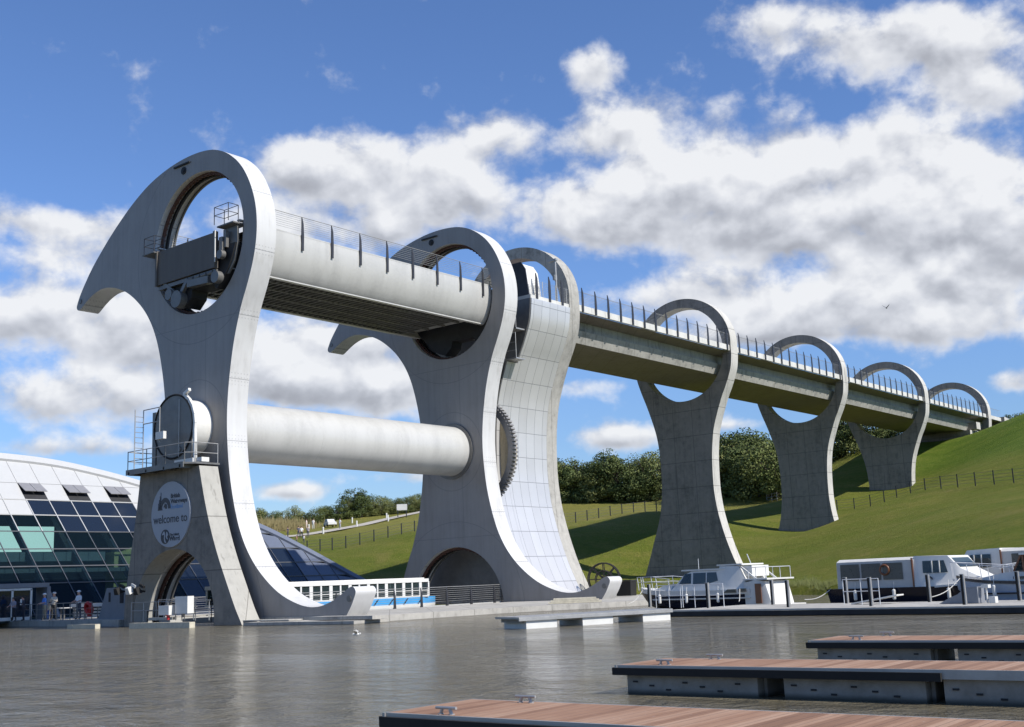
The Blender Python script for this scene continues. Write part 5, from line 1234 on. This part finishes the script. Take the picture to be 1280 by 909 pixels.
FRONT = {
 'the left hill wood': [(-115.9,97,4.5),(-115,99,3.8),(-114,101.1,3.5),(-113.7,103.9,4),(-113,105.7,3),(-112.4,107.5,3.5),(-112.2,110.1,3.5),(-111.3,112.1,4),(-110.4,114.1,4.8),(-110.2,115.5,6.2),(-109.6,117.3,5),(-108.6,119.3,3.8),(-107.8,121.2,4.2),(-106.8,123.3,3.5),(-105.4,125.6,3.5),(-104.7,127.4,3.8),(-103.4,128.4,3.8)],
 'the wood between the silver tower and first free pier': [(-67.3,123.8,9),(-65.7,123.8,8.8),(-63.1,123.3,7.8),(-61.2,123.6,7.8),(-59.1,124,8),(-57.5,124,8.2),(-56.4,124.9,8.8),(-54.5,125.1,9.2),(-52.6,125.4,8.2),(-50.8,125.6,7.8),(-49,125.7,8.5),(-47.2,125.9,8.8)],
 'the wood between the first and second free piers': [(-34.1,122.3,10),(-32.1,121.3,9.8),(-30.1,120.4,10),(-28,119.5,10),(-26,118.5,9.5),(-24.2,117.4,9),(-22.3,116.4,9.2),(-19.9,114.5,9.5)],
 'the clump behind the third free pier': [(-17.5,128,7.6),(-14.8,126.7,7.5),(-13.4,126.9,7.5),(-11.6,127.5,6.8),(-10.2,129.5,6.0),(-8.6,131.6,5.0)],
}
ordn = ['first', 'second', 'third', 'fourth', 'fifth', 'sixth', 'seventh', 'eighth', 'ninth', 'tenth', 'eleventh', 'twelfth', 'thirteenth', 'fourteenth', 'fifteenth', 'sixteenth', 'seventeenth', 'eighteenth']
rt = random.Random(5); used = set()
def place(x, y, H, lab, k, grp, zoff=0):
    pi = k % len(protos); z = gz(x, y) - .2 + zoff
    if pi not in used: o = protos[pi]; used.add(pi); o.location = (x, y, z)
    else: o = dup(protos[pi], (x, y, z))
    o.rotation_euler = (0, 0, rt.uniform(0, 6.28)); w_ = H * rt.uniform(1.0, 1.2); o.scale = (max(w_, 4.5), max(w_, 4.5), H)
    o['label'] = lab; o['group'] = grp; return o
k = 0
for wood, lst in FRONT.items():
    for i, (x, y, H) in enumerate(lst):
        place(x, y, H * rt.uniform(.92, 1.08), '%s tree from the left in %s' % (ordn[i], wood), k, 'trees in ' + wood); k += rt.choice((1, 2, 3))
    d0 = Vector((x, y)) 
    for i, (x, y, H) in enumerate(lst[::2]):     # a second rank deeper in the wood
        v = (Vector((x, y)) - CAM.xy).normalized() * 9
        x2, y2 = x + v.x + rt.uniform(-2, 2), y + v.y + rt.uniform(-2, 2)
        place(x2, y2, H * rt.uniform(1.0, 1.1), 'rear tree behind the %s of %s' % (ordn[min(2 * i, 17)], wood), k, 'rear trees in ' + wood, -.6); k += rt.choice((1, 2, 3))
for i, (x, y, H, lab) in enumerate([(.8, 152.5, 3.6, 'dark rounded tree on the hilltop just right of the last hoop'), (3.6, 151.5, 4.3, 'taller dark tree on the hilltop behind the timber fence'), (6.2, 149.5, 3.4, 'dark tree on the hilltop at the right edge of the picture'), (9.5, 149, 5, 'last tree on the hilltop beyond the right edge')]):
    place(x, y, H, lab, i + 1, 'trees on the hilltop by the aqueduct end')
place(-44, 33, 9.2, 'green tree top showing over the visitor centre roof beside the pier', 0, 'tree behind the visitor centre')
for p_ in range(len(protos)):
    if p_ not in used: place(-100 - p_ * 4, 140, 5, 'spare hill tree standing behind the left hill wood, number %s' % ordn[p_], p_, 'trees behind the left hill wood')
# tawny scrub beside the hill path
npr = np.random.RandomState(2); V, F = [], []
for _ in range(9000):
    a = npr.uniform(0, 1); x = -98 - 10 * a + npr.normal() * 3; y = 82 + 16 * a + npr.normal() * 3.5; z = gz(x, y) if _ % 40 == 0 else None
    if z is None: z = zl + npr.uniform(-.1, .1)
    else: zl = z
    hh = npr.uniform(.2, 1.1); dx, dy = npr.normal() * .12, npr.normal() * .12; o_ = len(V)
    V += [(x, y, z - .1), (x + .1, y + .08, z - .1), (x + dx, y + dy, z + hh)]; F.append((o_, o_ + 1, o_ + 2))
q = MB(); q.add(V, F); tag(q.obj('scrub', M['scrub']), kind='stuff')

npr = np.random.RandomState(8); V, F = [], []
for _ in range(1600):
    x = npr.uniform(-6, 50); y = 49.4 - .775 * x + 1.1 + abs(npr.normal()) * .8 + .4 * math.sin(x * 1.3); z = gz(x, y); z = min(z, (y - (49.4 - .775 * x)) / 1.265 * .45 + .1); dens_ = npr.randint(4, 9)
    for k in range(dens_):
        hh = npr.uniform(.12, .42); dx, dy = npr.normal() * .12, npr.normal() * .12; a, c = x + npr.normal() * .12, y + npr.normal() * .12; o_ = len(V)
        V += [(a, c, z - .1), (a + .035, c + .03, z - .1), (a + dx, c + dy, z + hh)]; F.append((o_, o_ + 1, o_ + 2))
q = MB(); q.add(V, F); tag(q.obj('bank_grass', M['leaf']), kind='stuff')

# ------------------------------------------------------------------ birds
t = thing('gull', 'white gull flying low over the water before the near hook', 'bird', (28.63, -14.52, .22)); t.rotation_euler = (0, 0, R(-50)); t.scale = (.62, .62, .62)
q = MB(); q.ell((0, 0, 0), (.07, .2, .07), 10, 8); q.ell((0, .2, .03), (.045, .06, .045), 8, 6); q.obj('body', M['white'], t)
for s_ in (1, -1):
    q = MB(); q.slab([(s_ * .04, -.06, .02), (s_ * .04, .09, .02), (s_ * .28, .1, .14), (s_ * .52, -.06, .2), (s_ * .26, -.06, .12)], (0, 0, 1), .02); q.obj('wing', M['canvas'], t)
t = thing('distant_bird', 'small dark bird high in the sky above the aqueduct', 'bird', (34.5, 17.7, 14.8)); q = MB(); q.ell((0, 0, 0), (.03, .1, .03), 8, 6); q.obj('body', M['dark_steel'], t)
for s_ in (1, -1): q = MB(); q.slab([(0, -.03, .0), (0, .05, .0), (s_ * .12, .03, .1), (s_ * .2, -.05, .16)], (0, 0, 1), .012); q.obj('wing', M['dark_steel'], t)

for o in bpy.data.objects:
    if '_o' in o: del o['_o']
